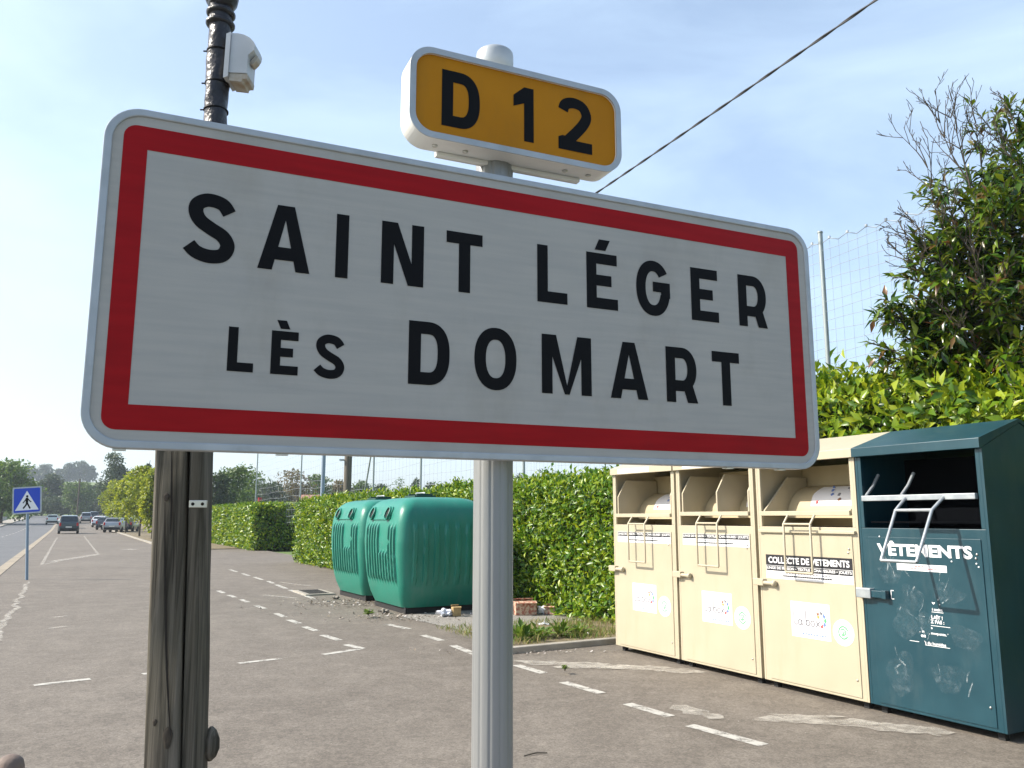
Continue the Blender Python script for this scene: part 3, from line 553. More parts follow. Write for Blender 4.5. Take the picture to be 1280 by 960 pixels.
# ================================================================== BACKGROUND STRUCTURES
def building():
    b = at(398, 646, 88); o = empty('house', (b.x, b.y, terrain(b.x, b.y)), .3, 'low pale house with tiled roof seen over the hedge near the blue grey mast', 'house')
    m = MB(); m.bx(-1.6, 1.6, -2, 2, 0, 3.3); m.build('wall', M['house_wall'], o)
    m = MB(); m.prism([(-2.3, 3.3), (2.3, 3.3), (2.2, 3.55), (0, 4.05), (-2.2, 3.55)], lambda x, y, d: (d, x, y), -1.85, 1.85); m.build('roof', M['roof_tile'], o)
    m = MB(); m.bx(-.5, .5, -2.03, -2.005, 1.2, 2.4); m.build('window', M['glass'], o)
building()
def low_wall():
    o = empty('garden_wall', W(150, -11.2), RZ, 'low pale stone garden wall along the far left pavement', 'wall')
    m = MB(); m.bx(-45, 45, -.2, .2, -.4, .95); m.build('wall_face', M['stone'], o)
    m = MB(); m.bx(-45.1, 45.1, -.27, .27, .952, 1.05); m.build('coping', M['concrete'], o)
low_wall()
hedge('garden_hedge', 105, 200, -14.2, -11.6, 2.0, 'olive green hedge behind the low stone wall left of the road', dens=26, leaf=.6, faces=())
def road_hedge(s0, s1, t0, t1, h, lab, mat, n, leaf):
    o = empty('roadside_bush', W((s0+s1)/2, (t0+t1)/2), RZ, lab, 'bush'); mb = MB(); mb.tube([(0, 0, -.1), (.1, 0, h*.5)], [.08, .03], 5, 1)
    x = rng.uniform(-(s1-s0)/2, (s1-s0)/2, n); y = rng.uniform(-(t1-t0)/2, (t1-t0)/2, n); z = h*rng.uniform(0, 1, n)**.6*(1-.25*(2*y/(t1-t0))**2)*(.8+.2*np.sin(x*.9))
    d = runit(n); leafmesh('foliage', [(leaves(np.stack([x, y, z], 1), d+np.array([0, 0, .3]), runit(n), leaf*rng.uniform(.6, 1.3, n), leaf*.6*rng.uniform(.6, 1.3, n)), 0)], [M[mat], M['bark']], o, mb)
for ob in [o for o in bpy.data.objects if o.name.startswith('garden_hedge')]:
    for c in list(ob.children): bpy.data.objects.remove(c)
    bpy.data.objects.remove(ob)
road_hedge(105, 215, -14.5, -11.5, 2.3, 'olive green bushes behind the low stone wall left of the road', 'tree_a', 5200, .6)
road_hedge(62, 66, 5.4, 7.4, 1.1, 'low lime green bush at the foot of the yellow green tree', 'tree_b', 1500, .2)
road_hedge(248, 262, -12, 14, 5, 'dark bushes closing the view at the end of the road', 'tree_c', 5200, .9)
road_hedge(46, 62, 7.5, 12.5, 2.2, 'sunlit lime bush behind the timber post beside the planting strip', 'tree_b', 3800, .28)

def ball_net():
    T = 9.0; s_of = lambda u: None
    o = empty('ball_net', W(8, T), RZ, 'tall grey ball stop net on thin posts behind the hedge', 'net')
    org = W(8, T)
    def loc(s, z): return (s-8, 0, z)
    posts = []
    for u in (1037, 528, 470):
        k = (u-640)/FPX/.987; Y = T/(RB.x*k+RB.y); x = k*Y; posts.append(Vector((x, Y, 0)).dot(RA))
    posts = [posts[0]-13.2, posts[0], posts[0]+8.6, posts[1], posts[2], posts[2]+10, posts[2]+20]
    ztop = 5.5
    for s in posts:
        m = MB(); m.tube([loc(s, -.1), loc(s, ztop-.02)], .034, 10); m.lathe([(.034, 0), (.04, .004), (.036, .03), (.01, .036)], 10, loc(s, ztop-.022)); m.build('net_post', M['pole_green'], o)
    m = MB(); m.tube([loc(posts[4]+2.0, -.05), loc(posts[4]-.1, 4.6)], .03, 8); m.build('brace', M['pole_green'], o)
    m = MB(); sp = .15
    for a, b in zip(posts[:-1], posts[1:]):
        if a > 16: sp = .3
        n = int((b-a)/sp)
        def top(f): return ztop-.16-.20*math.sin(math.pi*f)
        xs = [a+(b-a)*i/n for i in range(n+1)]
        rad = .0022 if sp < .2 else .0028
        tops = []
        for i, x in enumerate(xs):
            f = i/n; zt = top(f)+(.035 if i % 2 else -.02); tops.append(loc(x, zt)); wob = .02*math.sin(i*1.7)
            m.tube([loc(x, 1.2), (x-8+wob, .02*math.sin(i), 3.2), loc(x, zt)], rad, 3, 0, False)
        for j in range(int(4.3/sp)):
            z = 1.3+j*sp; m.tube([(x-8, .015*math.sin(i*.7+j), z+.022*math.sin(i*.9+j*1.3)-.12*math.sin(math.pi*i/n)*(z/5.5)) for i, x in enumerate(xs[::2])], rad*1.5, 4, 0, False)
        m.tube(tops, .006, 4, 0, False)
        for i in range(1, n, 2): m.box((tops[i][0], 0, tops[i][2]+.01), (.03, .02, .035))
    m.build('netting', M['net'], o, recalc=False)
ball_net()
# distant poles
def simple_pole(name, u, Y, r, h, mat, lab, cat, extras=()):
    b = at(u, 646, Y); o = empty(name, (b.x, b.y, 0), 0, lab, cat); m = MB(); m.tube([(0, 0, -.2), (0, 0, h)], [r, r*.8], 12); m.build('shaft', mat, o)
    for e in extras: e(o, h)
    return o
def arm(o, h): m = MB(); m.box((0, 0, h-.9), (.5, .06, .08)); m.build('cross_arm', M['wood_grey'], o); m = MB(); m.lathe([(.03, 0), (.045, .02), (.03, .06), (.04, .09), (.01, .11)], 10, (-.2, 0, h-.86)); m.build('insulator', M['box_grey'], o); m = MB(); m.box((-.2, -.05, 3.4), (.14, .16, .05)); m.build('step', M['steel'], o)
simple_pole('wooden_pole', 433, 27, .14, 7.6, M['wood_grey'], 'far wooden utility pole rising behind the trimmed hedge above the green containers', 'pole', (arm,))
def lampend(o, h): m = MB(); m.tube([(0, 0, h-.05), (-.1, -.2, h+.25), (-.4, -.8, h+.4)], [.05, .045, .04], 8); m.box((-.5, -1.05, h+.4), (.2, .5, .1)); m.build('lamp_head', M['mast_blue'], o)
simple_pole('street_lamp', 402, 31, .085, 8.0, M['mast_blue'], 'blue grey steel lamp mast rising behind the hedge next to the wooden pole', 'mast', (lampend,))
simple_pole('marker_post', 324, 52, .16, 2.75, M['red'], 'red and white marker post standing behind the far hedge', 'post', (lambda o, h: MB().lathe([(.168, 2.1), (.168, 2.42)], 12).build('white_band', M['white_ink'], o),))
simple_pole('lane_pole', 96, 120, .12, 7.0, M['wood_grey'], 'slim grey pole among the trees behind the parked dark people carrier', 'pole')
# overhead cable
pa = at(433, 0, 27); pa = Vector((pa.x, 27, 7.25)); pb = at(1095, 0, 8.0); pc = pb+(pb-pa)*.9; pc.z = 7.6
pts = []
for i in range(41):
    f = i/40; p = pa+(pc-pa)*f; L2 = (pb-pa).length/(pc-pa).length
    zq = np.interp(f, [0, L2, 1], [pa.z, pb.z, pc.z]); sag = -.35*math.sin(math.pi*min(f/L2, 1)); pts.append(Vector((p.x, p.y, zq+sag)))
ce = empty('overhead_cable', pa, 0, 'black twisted overhead cable crossing the blue sky above the town sign', 'cable'); cd_ = (pc-pa).normalized(); cs1 = cd_.cross(Vector((0, 0, 1))).normalized(); cs2 = cd_.cross(cs1)
for k in range(2):
    hp = []
    for i in range(321):
        f = i/320*40; j = min(int(f), 39); p = pts[j].lerp(pts[j+1], f-j); w = (p-pa).length*2*math.pi/.85+math.pi*k; hp.append(p-pa+(cs1*math.cos(w)+cs2*math.sin(w))*.0085)
    m = MB(); m.tube(hp, .0105, 5); m.build('strand', M['cable'], ce)

# ================================================================== CARS
def make_car(name, paint, label, loc, rz, kind='hatch', group=None):
    o = empty(name, loc, rz, label, 'car', group)     # +x forward
    prof = {'hatch': [(-1.95, .45, .95, None), (-1.93, .30, 1.0, None), (-1.85, .28, 1.02, 1.05), (-1.55, .25, 1.02, 1.42), (-.9, .22, 1.0, 1.47), (.1, .22, .98, 1.45), (.55, .22, .97, 1.32), (1.15, .23, .95, .98), (1.75, .25, .80, None), (1.95, .35, .68, None)],
            'mpv': [(-2.0, .45, 1.0, None), (-1.99, .30, 1.05, None), (-1.93, .28, 1.06, 1.1), (-1.75, .25, 1.06, 1.62), (-.9, .22, 1.05, 1.70), (.2, .22, 1.03, 1.67), (.75, .22, 1.02, 1.48), (1.35, .23, 1.0, 1.04), (1.8, .25, .86, None), (2.05, .38, .70, None)]}[kind]
    hw = .86; m = MB(); secs = []
    for x, zl, zb, zr in prof:
        e = .07 if abs(x) > 1.9 else 0
        zr2 = zb+.012 if zr is None else zr; wr = (hw-e)*(.80 if zr is not None and zr > 1.2 else .95)
        secs.append([(x, -(hw-.06-e), zl), (x, -(hw-e), (zl+zb)/2), (x, -(hw-.03-e), zb), (x, -wr+.05, zr2-.03), (x, -wr+.18, zr2), (x, wr-.18, zr2), (x, wr-.05, zr2-.03), (x, (hw-.03-e), zb), (x, (hw-e), (zl+zb)/2), (x, (hw-.06-e), zl)])
    V = [p for s_ in secs for p in s_]; k = 10
    F = [(i*k+j, i*k+(j+1) % k, (i+1)*k+(j+1) % k, (i+1)*k+j) for i in range(len(secs)-1) for j in range(k)]+[tuple(range(k)), tuple((len(secs)-1)*k+j for j in range(k))]
    m.add(V, F, 0, True); b = m.build('body', paint, o); b.modifiers.new('edge', 'EDGE_SPLIT').split_angle = R(38)
    def pane(i, j, a, name):     # glass on the greenhouse between sections i..j (side) a = -1/1
        ps = []
        for q in range(i, j+1):
            A, B = Vector(secs[q][2 if a < 0 else 7]), Vector(secs[q][3 if a < 0 else 6]); off = Vector((0, a*.008, .002)); ps.append((A.lerp(B, .12)+off, A.lerp(B, .93)+off))
        mm = MB(); mm.add([p for pr in ps for p in pr], [(2*q, 2*q+1, 2*q+3, 2*q+2) for q in range(len(ps)-1)]); mm.build(name, M['glass'], o, recalc=False)
    for a in (-1, 1): pane(3, 6, a, 'side_window')
    def cross(i, j, name, dx):
        A, B, C_, D = Vector(secs[i][2]), Vector(secs[i][7]), Vector(secs[j][6]), Vector(secs[j][3])
        off = Vector((dx, 0, .012)); A, B, C_, D = A.lerp(B, .1), B.lerp(A, .1), C_.lerp(D, .06), D.lerp(C_, .06)
        mm = MB(); mm.add([A.lerp(D, .1)+off, B.lerp(C_, .1)+off, B.lerp(C_, .9)+off, A.lerp(D, .9)+off], [(0, 1, 2, 3)]); mm.build(name, M['glass'], o, recalc=False)
    cross(2, 3, 'rear_window', -.015); cross(7, 6, 'windscreen', .02)
    for x in (-1.25, 1.25):
        for a in (-1, 1):
            mm = MB(); mm.lathe([(.2, -.1), (.30, -.1), (.315, -.07), (.315, .07), (.30, .1), (.2, .1)], 20, (x, a*(hw-.09), .315), axis='y'); w = mm.build('wheel', M['tyre'], o)
            mm = MB(); mm.lathe([(.05, 0), (.19, .012), (.2, .0)], 14, (x, a*(hw-.09)+a*.09, .315), axis='y'); mm.build('rim', M['rim'], w)
    xr = prof[0][0]
    for a in (-1, 1):
        mm = MB(); mm.box((xr+.03, a*(hw-.16), .86), (.09, .16, .30)); mm.build('tail_lamp', M['tail_red'], o, .02); mm = MB(); mm.box((1.86, a*.62, .66), (.16, .3, .14)); mm.build('headlamp', M['lamp_clear'], o, .03)
    mm = MB(); mm.box((xr-.01, 0, .62), (.02, .5, .11)); mm.build('number_plate', M['plate'], o); mm = MB(); mm.box((xr+.02, 0, .42), (.14, 1.5, .2)); mm.build('bumper', M['tyre'], o, .04)
    for a in (-1, 1): mm = MB(); mm.box((.75, a*(hw+.08), 1.0), (.1, .16, .12)); mm.build('door_mirror', paint, o, .03)
    return o
cp = lambda n, c, m_=.3: pbr(n, c, .28, m_, coat=.5)
def car(px, Y, dz, name, col, lab, kind='hatch', turn=0, met=.3, grp=None):
    b = at(px, 646, Y); s = Vector((b.x, b.y, 0)).dot(RA); return make_car(name, cp(name+' paint', col, met), lab, (b.x, b.y, rise(s)+dz), RZ+R(turn), kind, grp)
car(87, 78, 0, 'people_carrier', (.03, .05, .06), 'dark teal people carrier seen from behind, parked in the roadside bay', 'mpv')
car(66, 128, -.1, 'parked_car', (.62, .66, .60), 'pale green white hatchback driving away on the road', met=.1)
car(84, 104, 0, 'parked_car', (.75, .76, .78), 'white car parked in front of the dark people carrier', met=.05)
car(107.5, 135, 0, 'parked_car', (.30, .31, .32), 'mid grey hatchback standing in the lane past the people carrier', 'mpv')
car(117, 150, 0, 'parked_car', (.03, .045, .07), 'dark blue car farthest along the lane', 'mpv')
car(146, 84, 0, 'parked_car', (.36, .37, .39), 'silver estate car nearest to the timber post under the yellow green tree', 'hatch', -14, .6)
car(134.5, 98, 0, 'parked_car', (.06, .065, .08), 'dark grey car between the silver estate and the white car', turn=-14)
car(127.5, 110, 0, 'parked_car', (.74, .75, .77), 'white hatchback parked at an angle beyond the dark grey car', turn=-14, met=.05)
car(160, 88, 0, 'parked_car', (.05, .05, .055), 'black car in the shade right of the silver estate', turn=-14)

# ================================================================== TEXT
def text_mesh(s, bold=0.0):
    c = bpy.data.curves.new('txt', 'FONT'); c.body = s; c.size = 1; c.offset = bold; c.resolution_u = 3
    ob = bpy.data.objects.new('txt', c); COL.objects.link(ob); dg = bpy.context.evaluated_depsgraph_get(); dg.update()
    me = bpy.data.meshes.new_from_object(ob.evaluated_get(dg)); V = np.array([v.co[:2] for v in me.vertices]); F = [list(p.vertices) for p in me.polygons]
    bpy.data.objects.remove(ob); bpy.data.curves.remove(c); bpy.data.meshes.remove(me); return V, F
def put_text(mb, s, x0, x1, z0, z1, fn, d, bold=.02, mi=0):
    V, F = text_mesh(s, bold); lo, hi = V.min(0), V.max(0); q = (V-lo)/(hi-lo)
    mb.add([fn(x0+a*(x1-x0), z0+b*(z1-z0), d) for a, b in q], F, mi)
# road-sign lettering: stroked capitals
def stroke(mb, pts, t, fn, d, closed=False):
    P = [Vector((p[0], p[1])) for p in pts]; n = len(P); Lp, Rp = [], []
    for i in range(n):
        a, b = P[(i-1) % n if closed else max(i-1, 0)], P[(i+1) % n if closed else min(i+1, n-1)]; q = (b-a).normalized(); nn = Vector((-q.y, q.x))*t/2; Lp.append(P[i]+nn); Rp.append(P[i]-nn)
    V = [fn(p.x, p.y, d) for p in Lp]+[fn(p.x, p.y, d) for p in Rp]; m_ = n if closed else n-1
    mb.add(V, [(i, (i+1) % n, n+(i+1) % n, n+i) for i in range(m_)])
def poly(mb, P, fn, d): mb.add([fn(x, y, d) for x, y in P], [tuple(range(len(P)))])
def ell(cx, cy, a, b, a0, a1, n=28, e=2.0):
    o = []
    for k in range(n+1):
        w = R(a0+(a1-a0)*k/n); c, s = math.cos(w), math.sin(w); o.append((cx+a*math.copysign(abs(c)**(2/e), c), cy+b*math.copysign(abs(s)**(2/e), s)))
    return o
def glyph(mb, ch, x0, x1, z0, z1, t, fn, d):
    w = x1-x0; h = z1-z0; X = lambda f: x0+w*f; Z = lambda f: z0+h*f; e = .0002; th_ = t*.985
    rect = lambda a, b, c, q, dd=0: poly(mb, [(a, c), (b, c), (b, q), (a, q)], fn, d+dd)
    if ch == 'I': rect(x0, x1, z0, z1)
    elif ch == 'L': rect(x0, x0+t, z0, z1); rect(x0+t, x1, z0, z0+th_)
    elif ch == 'T': rect(x0, x1, z1-th_, z1); c = (x0+x1)/2; rect(c-t/2, c+t/2, z0, z1-th_)
    elif ch == 'E': rect(x0, x0+t, z0, z1); rect(x0+t, x1, z0, z0+th_); rect(x0+t, X(.985), z1-th_, z1); m_ = (z0+z1)/2+h*.01; rect(x0+t, x0+w*.8, m_-th_/2, m_+th_/2)
    elif ch == 'N': rect(x0, x0+t, z0, z1); rect(x1-t, x1, z0, z1); poly(mb, [(x0+t*.35, z1), (x0+t*1.28, z1), (x1-t*.35, z0), (x1-t*1.28, z0)], fn, d+e)
    elif ch == 'M':
        rect(x0, x0+t, z0, z1); rect(x1-t, x1, z0, z1); c = (x0+x1)/2
        poly(mb, [(x0+t*.3, z1), (x0+t*1.36, z1), (c+t*.18, z0), (c-t*.22, z0)], fn, d+e); poly(mb, [(x1-t*.3, z1), (x1-t*1.36, z1), (c-t*.18, z0), (c+t*.22, z0)], fn, d+2*e)
    elif ch == 'A':
        c = (x0+x1)/2; a = t*.62
        poly(mb, [(x0, z0), (x0+t*1.03, z0), (c+t*.25, z1), (c-a, z1)], fn, d); poly(mb, [(x1, z0), (x1-t*1.03, z0), (c-t*.25, z1), (c+a, z1)], fn, d+e)
        rect(X(.19), X(.81), z0+h*.16, z0+h*.16+th_, 2*e)
    elif ch == 'O': stroke(mb, ell((x0+x1)/2, (z0+z1)/2, (w-t)/2, (h-t)/2, 0, 360, 40, 2.25)[:-1], t, fn, d, True)
    elif ch == 'D':
        rect(x0, x0+t, z0, z1); p = [(x0+t*.9, z1-t/2), (x0+w*.45, z1-t/2)]+ell(x0+w*.46, (z0+z1)/2, w*.54-t/2, (h-t)/2, 88, -88, 26, 2.5)+[(x0+w*.45, z0+t/2), (x0+t*.9, z0+t/2)]; stroke(mb, p, t, fn, d+e)
    elif ch == 'R':
        rect(x0, x0+t, z0, z1); zb = z0+h*.40-t/2; cz = (zb+z1-t/2)/2; rz = (z1-t/2-zb)/2; xr = x0+w*.52
        p = [(x0+t*.9, z1-t/2), (xr, z1-t/2)]+ell(xr, cz, w*.48-t/2-w*.02, rz, 88, -88, 20, 2.1)+[(xr, zb), (x0+t*.9, zb)]; stroke(mb, p, t, fn, d+e)
        poly(mb, [(x1, z0), (x1-t*1.12, z0), (x0+w*.50, zb+t*.3), (x0+w*.50+t*1.05, zb+t*.42)], fn, d+2*e)
    elif ch == 'S':
        g = [(.86, .745), (.72, .87), (.45, .905), (.26, .83), (.235, .71), (.33, .59), (.52, .50), (.76, .40), (.855, .265), (.76, .13), (.52, .095), (.28, .14), (.135, .235)]
        stroke(mb, [(p.x, p.y) for p in spline([(X(a), Z(b)) for a, b in g], 6)], t, fn, d)
    elif ch == 'G':
        c = ((x0+x1)/2, (z0+z1)/2); p = ell(c[0], c[1], (w-t)/2, (h-t)/2, 36, 344, 40, 2.2); stroke(mb, p, t, fn, d); zc = z0+h*.46
        rect(x0+w*.49, x1, zc-t*.1, zc+t*.82, e); rect(x1-t*.98, x1, z0+h*.34, zc, 2*e)
    elif ch == '1': rect(x1-t*.92, x1, z0, z1); poly(mb, [(x1-t*.9, z1), (x0, z0+h*.815), (x0, z0+h*.61), (x1-t*.9, z0+h*.70)], fn, d+e)
    elif ch == '2':
        g = [(.145, .735), (.22, .85), (.45, .905), (.72, .86), (.84, .70), (.76, .55), (.55, .37), (.30, .19)]
        stroke(mb, [(p.x, p.y) for p in spline([(X(a), Z(b)) for a, b in g], 6)], t, fn, d); rect(x0, x1, z0, z0+t, e); poly(mb, [(x0, z0+t*.8), (x0+w*.40, z0+t*.8), (x0+w*.45, z0+t*1.2), (x0+w*.12, z0+t*1.32), (x0, z0+t*1.12)], fn, d+2*e)

# ================================================================== TOWN SIGN
PSI = R(24.283); SX = math.cos(PSI); SY = math.sin(PSI)
SC = Vector((.0214, 1.9366, 2.033))
sgn = empty('town_sign', SC, PSI, 'large white town entry sign with red border lettered SAINT LEGER LES DOMART', 'town sign')
f0 = lambda x, z, d: (x, -d, z)         # local: x along the panel, -y towards the viewer
PO = rrect(-.932, .936, -.352, .352, .072, 10); PI_ = rrect(-.916, .920, -.336, .336, .058, 10); PB = rrect(-.931, .935, -.351, .351, .071, 10)
m = MB(); m.ring(PO, PI_, f0, -.028, .004); m.build('rim', M['alu'], sgn, .0025)
m = MB(); m.prism(PI_, f0, -.026, 0); m.build('face', M['white_sheet'], sgn)
m = MB(); m.prism(rrect(-.9175, .9215, -.3375, .3375, .0595, 10), f0, -.03, -.0262); m.build('back_plate', M['alu'], sgn)
mo = rrect(-.896, .896, -.3155, .3155, .026, 6); n_o = len(mo)
m = MB(); inner_ = []
for i, (x, z) in enumerate(mo):
    q = i//7; inner_.append(((.85, .265), (-.85, .265), (-.85, -.265), (.85, -.265))[q])
mb = MB()
for i in range(n_o):
    j = (i+1) % n_o
    vs = [f0(*mo[i], .0006), f0(*mo[j], .0006), f0(*inner_[j], .0006), f0(*inner_[i], .0006)]
    mb.add(vs if inner_[i] != inner_[j] else vs[:3], [(0, 1, 2, 3)] if inner_[i] != inner_[j] else [(0, 1, 2)])
mb.build('red_border', M['red'], sgn, recalc=False)
mm = .001; tS = .0292; D1 = .0009
def letter(c, x0, x1, lo, hi, t, accent=None):
    m = MB(); glyph(m, c, x0*mm, x1*mm, lo*mm, hi*mm, t, f0, D1); g = m.build('letter', M['black'], sgn, recalc=False)
    if accent: m = MB(); poly(m, accent, f0, D1); m.build('accent', M['black'], g, recalc=False)
for c, a, b in (('S', -774, -668), ('A', -621, -511), ('I', -455, -427), ('N', -351, -250), ('T', -194, -102), ('L', 45, 129), ('E', 185, 277), ('G', 334, 440), ('E', 509, 600), ('R', 670, 770)):
    lo, hi = (40, 191) if c in 'SG' else (42, 189.5); letter(c, a, b, lo, hi, tS, [(.210, .198), (.242, .198), (.256, .227), (.223, .227)] if a == 185 else None)
for c, a, b in (('D', -282, -183), ('O', -121, -12), ('M', 56, 195), ('A', 250, 362), ('R', 420, 519), ('T', 570, 662)):
    lo, hi = (-187.5, -36) if c == 'O' else (-186, -38.5); letter(c, a, b, lo, hi, tS)
for c, a, b in (('L', -671, -619), ('E', -584, -527), ('S', -496, -427)):
    lo, hi = (-186.5, -90) if c == 'S' else (-185, -91); letter(c, a, b, lo, hi, .0195, [(-.566, -.086), (-.546, -.086), (-.554, -.0675), (-.574, -.0675)] if c == 'E' else None)
for z in (-.2, .2): m = MB(); m.bx(-.85, .85, .0302, .048, z-.022, z+.022); m.build('back_rail', M['alu'], sgn)
for x in (-.86, .62, .80, -.55): m = MB(); m.bx(x-.012, x+.012, .004, .022, -.3555, -.3522); m.build('edge_clip', M['screw'], sgn)
# post
PX = -.030; PYo = .031+.018+.0485
pw = SC+Vector((SX*PX-SY*PYo, SY*PX+SX*PYo, 0)); post = empty('sign_post', (pw.x, pw.y, 0), PSI, 'ribbed grey aluminium post carrying the town sign and the road number plate', 'post')
def fluted(r, n=144, k=12, amp=.0016):
    return [((r-amp*max(0, math.cos(k*2*math.pi*i/n))**3)*math.cos(2*math.pi*i/n), (r-amp*max(0, math.cos(k*2*math.pi*i/n))**3)*math.sin(2*math.pi*i/n)) for i in range(n)]
m = MB(); m.prism(fluted(.0485), lambda x, y, d: (x, y, d), -.1, 2.765, 0, True); m.build('shaft', M['alu_post'], post)
m = MB(); m.lathe([(.0494, 2.68), (.0498, 2.762), (.0485, 2.770), (.044, 2.774), (.0, 2.775)], 40); m.build('cap', M['alu'], post)
for z in (1.833, 2.233): m = MB(); m.lathe([(.0505, z-.02), (.054, z-.018), (.054, z+.018), (.0505, z+.02)], 40); m.bx(-.07, .07, -.066, -.048, z-.019, z+.019); m.build('clamp', M['screw'], post)
# road number plate
rn = empty('road_number_sign', SC+Vector((0, 0, .533)), PSI, 'small yellow road number plate reading D 12 fixed above the town sign', 'road sign')
QO = rrect(-.293, .297, -.117, .117, .058, 12); QI = rrect(-.2775, .2815, -.1015, .1015, .045, 12)
m = MB(); m.ring(QO, QI, f0, -.072, .0); m.build('housing', M['white_alu'], rn, .002)
m = MB(); m.ring(QO, QI, f0, .0005, .0035); m.build('front_rim', M['alu'], rn)
m = MB(); m.prism(QI, f0, -.07, -.004); m.build('yellow_face', M['yellow'], rn)
for c, a, b, lo, hi in (('D', -210, -110, 456, 603), ('1', -18, 39, 458, 605), ('2', 110, 210, 458, 607)):
    m = MB(); glyph(m, c, a*mm, b*mm, lo*mm-.533, hi*mm-.533, .0295, f0, -.0032); m.build('letter' if c == 'D' else 'digit', M['black'], rn, recalc=False)
m = MB(); m.bx(-.20, .205, .062, .078, -.128, -.1175); m.bx(-.20, .205, .0725, .082, -.128, .1); m.build('mounting_rail', M['white_alu'], rn, .002)
for x in (-.215, -.135, .145, .215):
    m = MB(); m.lathe([(.0075, 0), (.007, -.003), (.003, -.005)], 12, (x, .036, -.1172)); m.build('screw', M['screw'], rn)

# ================================================================== TIMBER POST WITH BLACK MAST
TY = 3.0
def tp(u, v, Y=TY): return at(u, v, Y)
b0 = tp(222.5, 960); b1 = tp(234, 562); ax_ = (b1-b0)/(b1.z-b0.z)
base = b0+ax_*(0-b0.z)+Vector((-.010, 0, 0)); top = b0+ax_*(2.22-b0.z)
tpo = empty('timber_post', base, 0, 'weathered split timber post standing under the left half of the town sign', 'post')
def plank(x0, x1, y0, y1, name, mat, zt, seed, rr):
    P = rrect(x0, x1, y0, y1, rr, 4); m = MB(); V = []; K = 24; r_ = random.Random(seed)
    for k in range(K+1):
        z = -.1+(zt+.1)*k/K; off = ax_*z
        for i, (x, y) in enumerate(P):
            wob = .0022*math.sin(z*3+i*.9+seed)+.0015*math.sin(z*8+i*2.1)
            V.append((x+off.x+wob*(1 if x > (x0+x1)/2 else -1), y+off.y+wob, z))
    n = len(P); m.add(V, [(k*n+i, k*n+(i+1) % n, (k+1)*n+(i+1) % n, (k+1)*n+i) for k in range(K) for i in range(n)]+[tuple(range(n)), tuple(K*n+i for i in range(n))], 0, True); o = m.build(name, mat, tpo); o.modifiers.new('edge', 'EDGE_SPLIT').split_angle = R(50); return o
wpx = TY/FPX*.93; xw = lambda px: px*wpx        # pixel widths at the post
l0 = -.069; r0 = .10
pl = plank(l0, .0465, -.10, .03, 'timber', M['wood'], 2.22, 1, .013)
pr = plank(.0525, r0, -.088, .03, 'timber', M['wood'], 2.20, 5, .012)
plank(.040, .058, -.06, .01, 'groove_shade', M['crack'], 2.18, 3, .005)  # near-black strip sunk between the timbers paints the shade of their groove
def onpost(u, v, y=-.1): q = at(u, v, TY+y); return Vector((q.x-base.x, y+0.0, q.z))
def crackline(pts, w, par, name='crack', y=-.1012):
    m = MB(); P = [at(u, v, TY-.1) for u, v in pts]; P = spline([(p.x-base.x, p.z) for p in P], 6); V = []; n = len(P)
    for i, p in enumerate(P):
        ww = w*(.25+math.sin(math.pi*min(max(i/(n-1), .04), .97)))*.75; yy = y+(ax_*p.y).y-.0042; V += [(p.x-ww, yy, p.y), (p.x+ww, yy, p.y)]
    m.add(V, [(2*i, 2*i+1, 2*i+3, 2*i+2) for i in range(n-1)]); m.build(name, M['crack'], par, recalc=False)
crackline([(215.5, 558), (215.5, 600), (215, 640), (213.5, 668)], .0035, pl); crackline([(207, 628), (207, 680), (207.5, 740), (209, 820), (211.5, 880), (214, 920)], .0045, pl)
crackline([(217, 640), (218, 690), (216, 730)], .0014, pl); crackline([(198, 600), (197, 680), (194, 760)], .0012, pl); crackline([(221, 562), (222, 640), (221, 700), (220, 760)], .001, pl)
crackline([(247, 690), (247, 770), (244, 860)], .0008, pr, y=-.0862)
for (u, v, a, b) in ((208.5, 621.5, .011, .015), (210, 922, .016, .036), (194, 903, .007, .012)):
    c = onpost(u, v); yy = -.1047+(ax_*c.z).y; m = MB(); prof = [(1, .001), (.8, -.0006), (.45, -.0012), (.2, -.0010)]
    V = [];
    for s_, dy in prof:
        for k in range(16): w = 2*math.pi*k/16; V.append((c.x+a*s_*math.cos(w)*(1+.15*math.sin(3*w)), yy+dy*.7, c.z+b*s_*math.sin(w)))
    m.add(V, [(i*16+k, i*16+(k+1) % 16, (i+1)*16+(k+1) % 16, (i+1)*16+k) for i in range(3) for k in range(16)]+[tuple(48+k for k in range(16))], 0, True); m.build('knot', M['knot'], pl)
kb = at(266, 935, TY-.03); m = MB(); V = []
m.lathe([(.006, -.06), (.022, -.045), (.031, -.02), (.030, .012), (.018, .042), (.005, .055)], 14, (.082, .034, kb.z)); m.build('burl', M['wood'], pr)
br = onpost(248, 630, -.087); m = MB(); yb_ = (ax_*br.z).y; m.bx(br.x-.032, br.x+.032, -.092+yb_, -.0855+yb_, br.z-.013, br.z+.013); bk = m.build('metal_tag', M['screw'], pr, .002)
m = MB()
for dx in (-.018, .016): m.lathe([(.006, 0), (.0055, -.002), (.001, -.003)], 10, (br.x+dx, -.0925+yb_, br.z), axis='y')
m.build('nail', M['crack'], bk)
m = MB(); q = onpost(226, 635, -.1); 
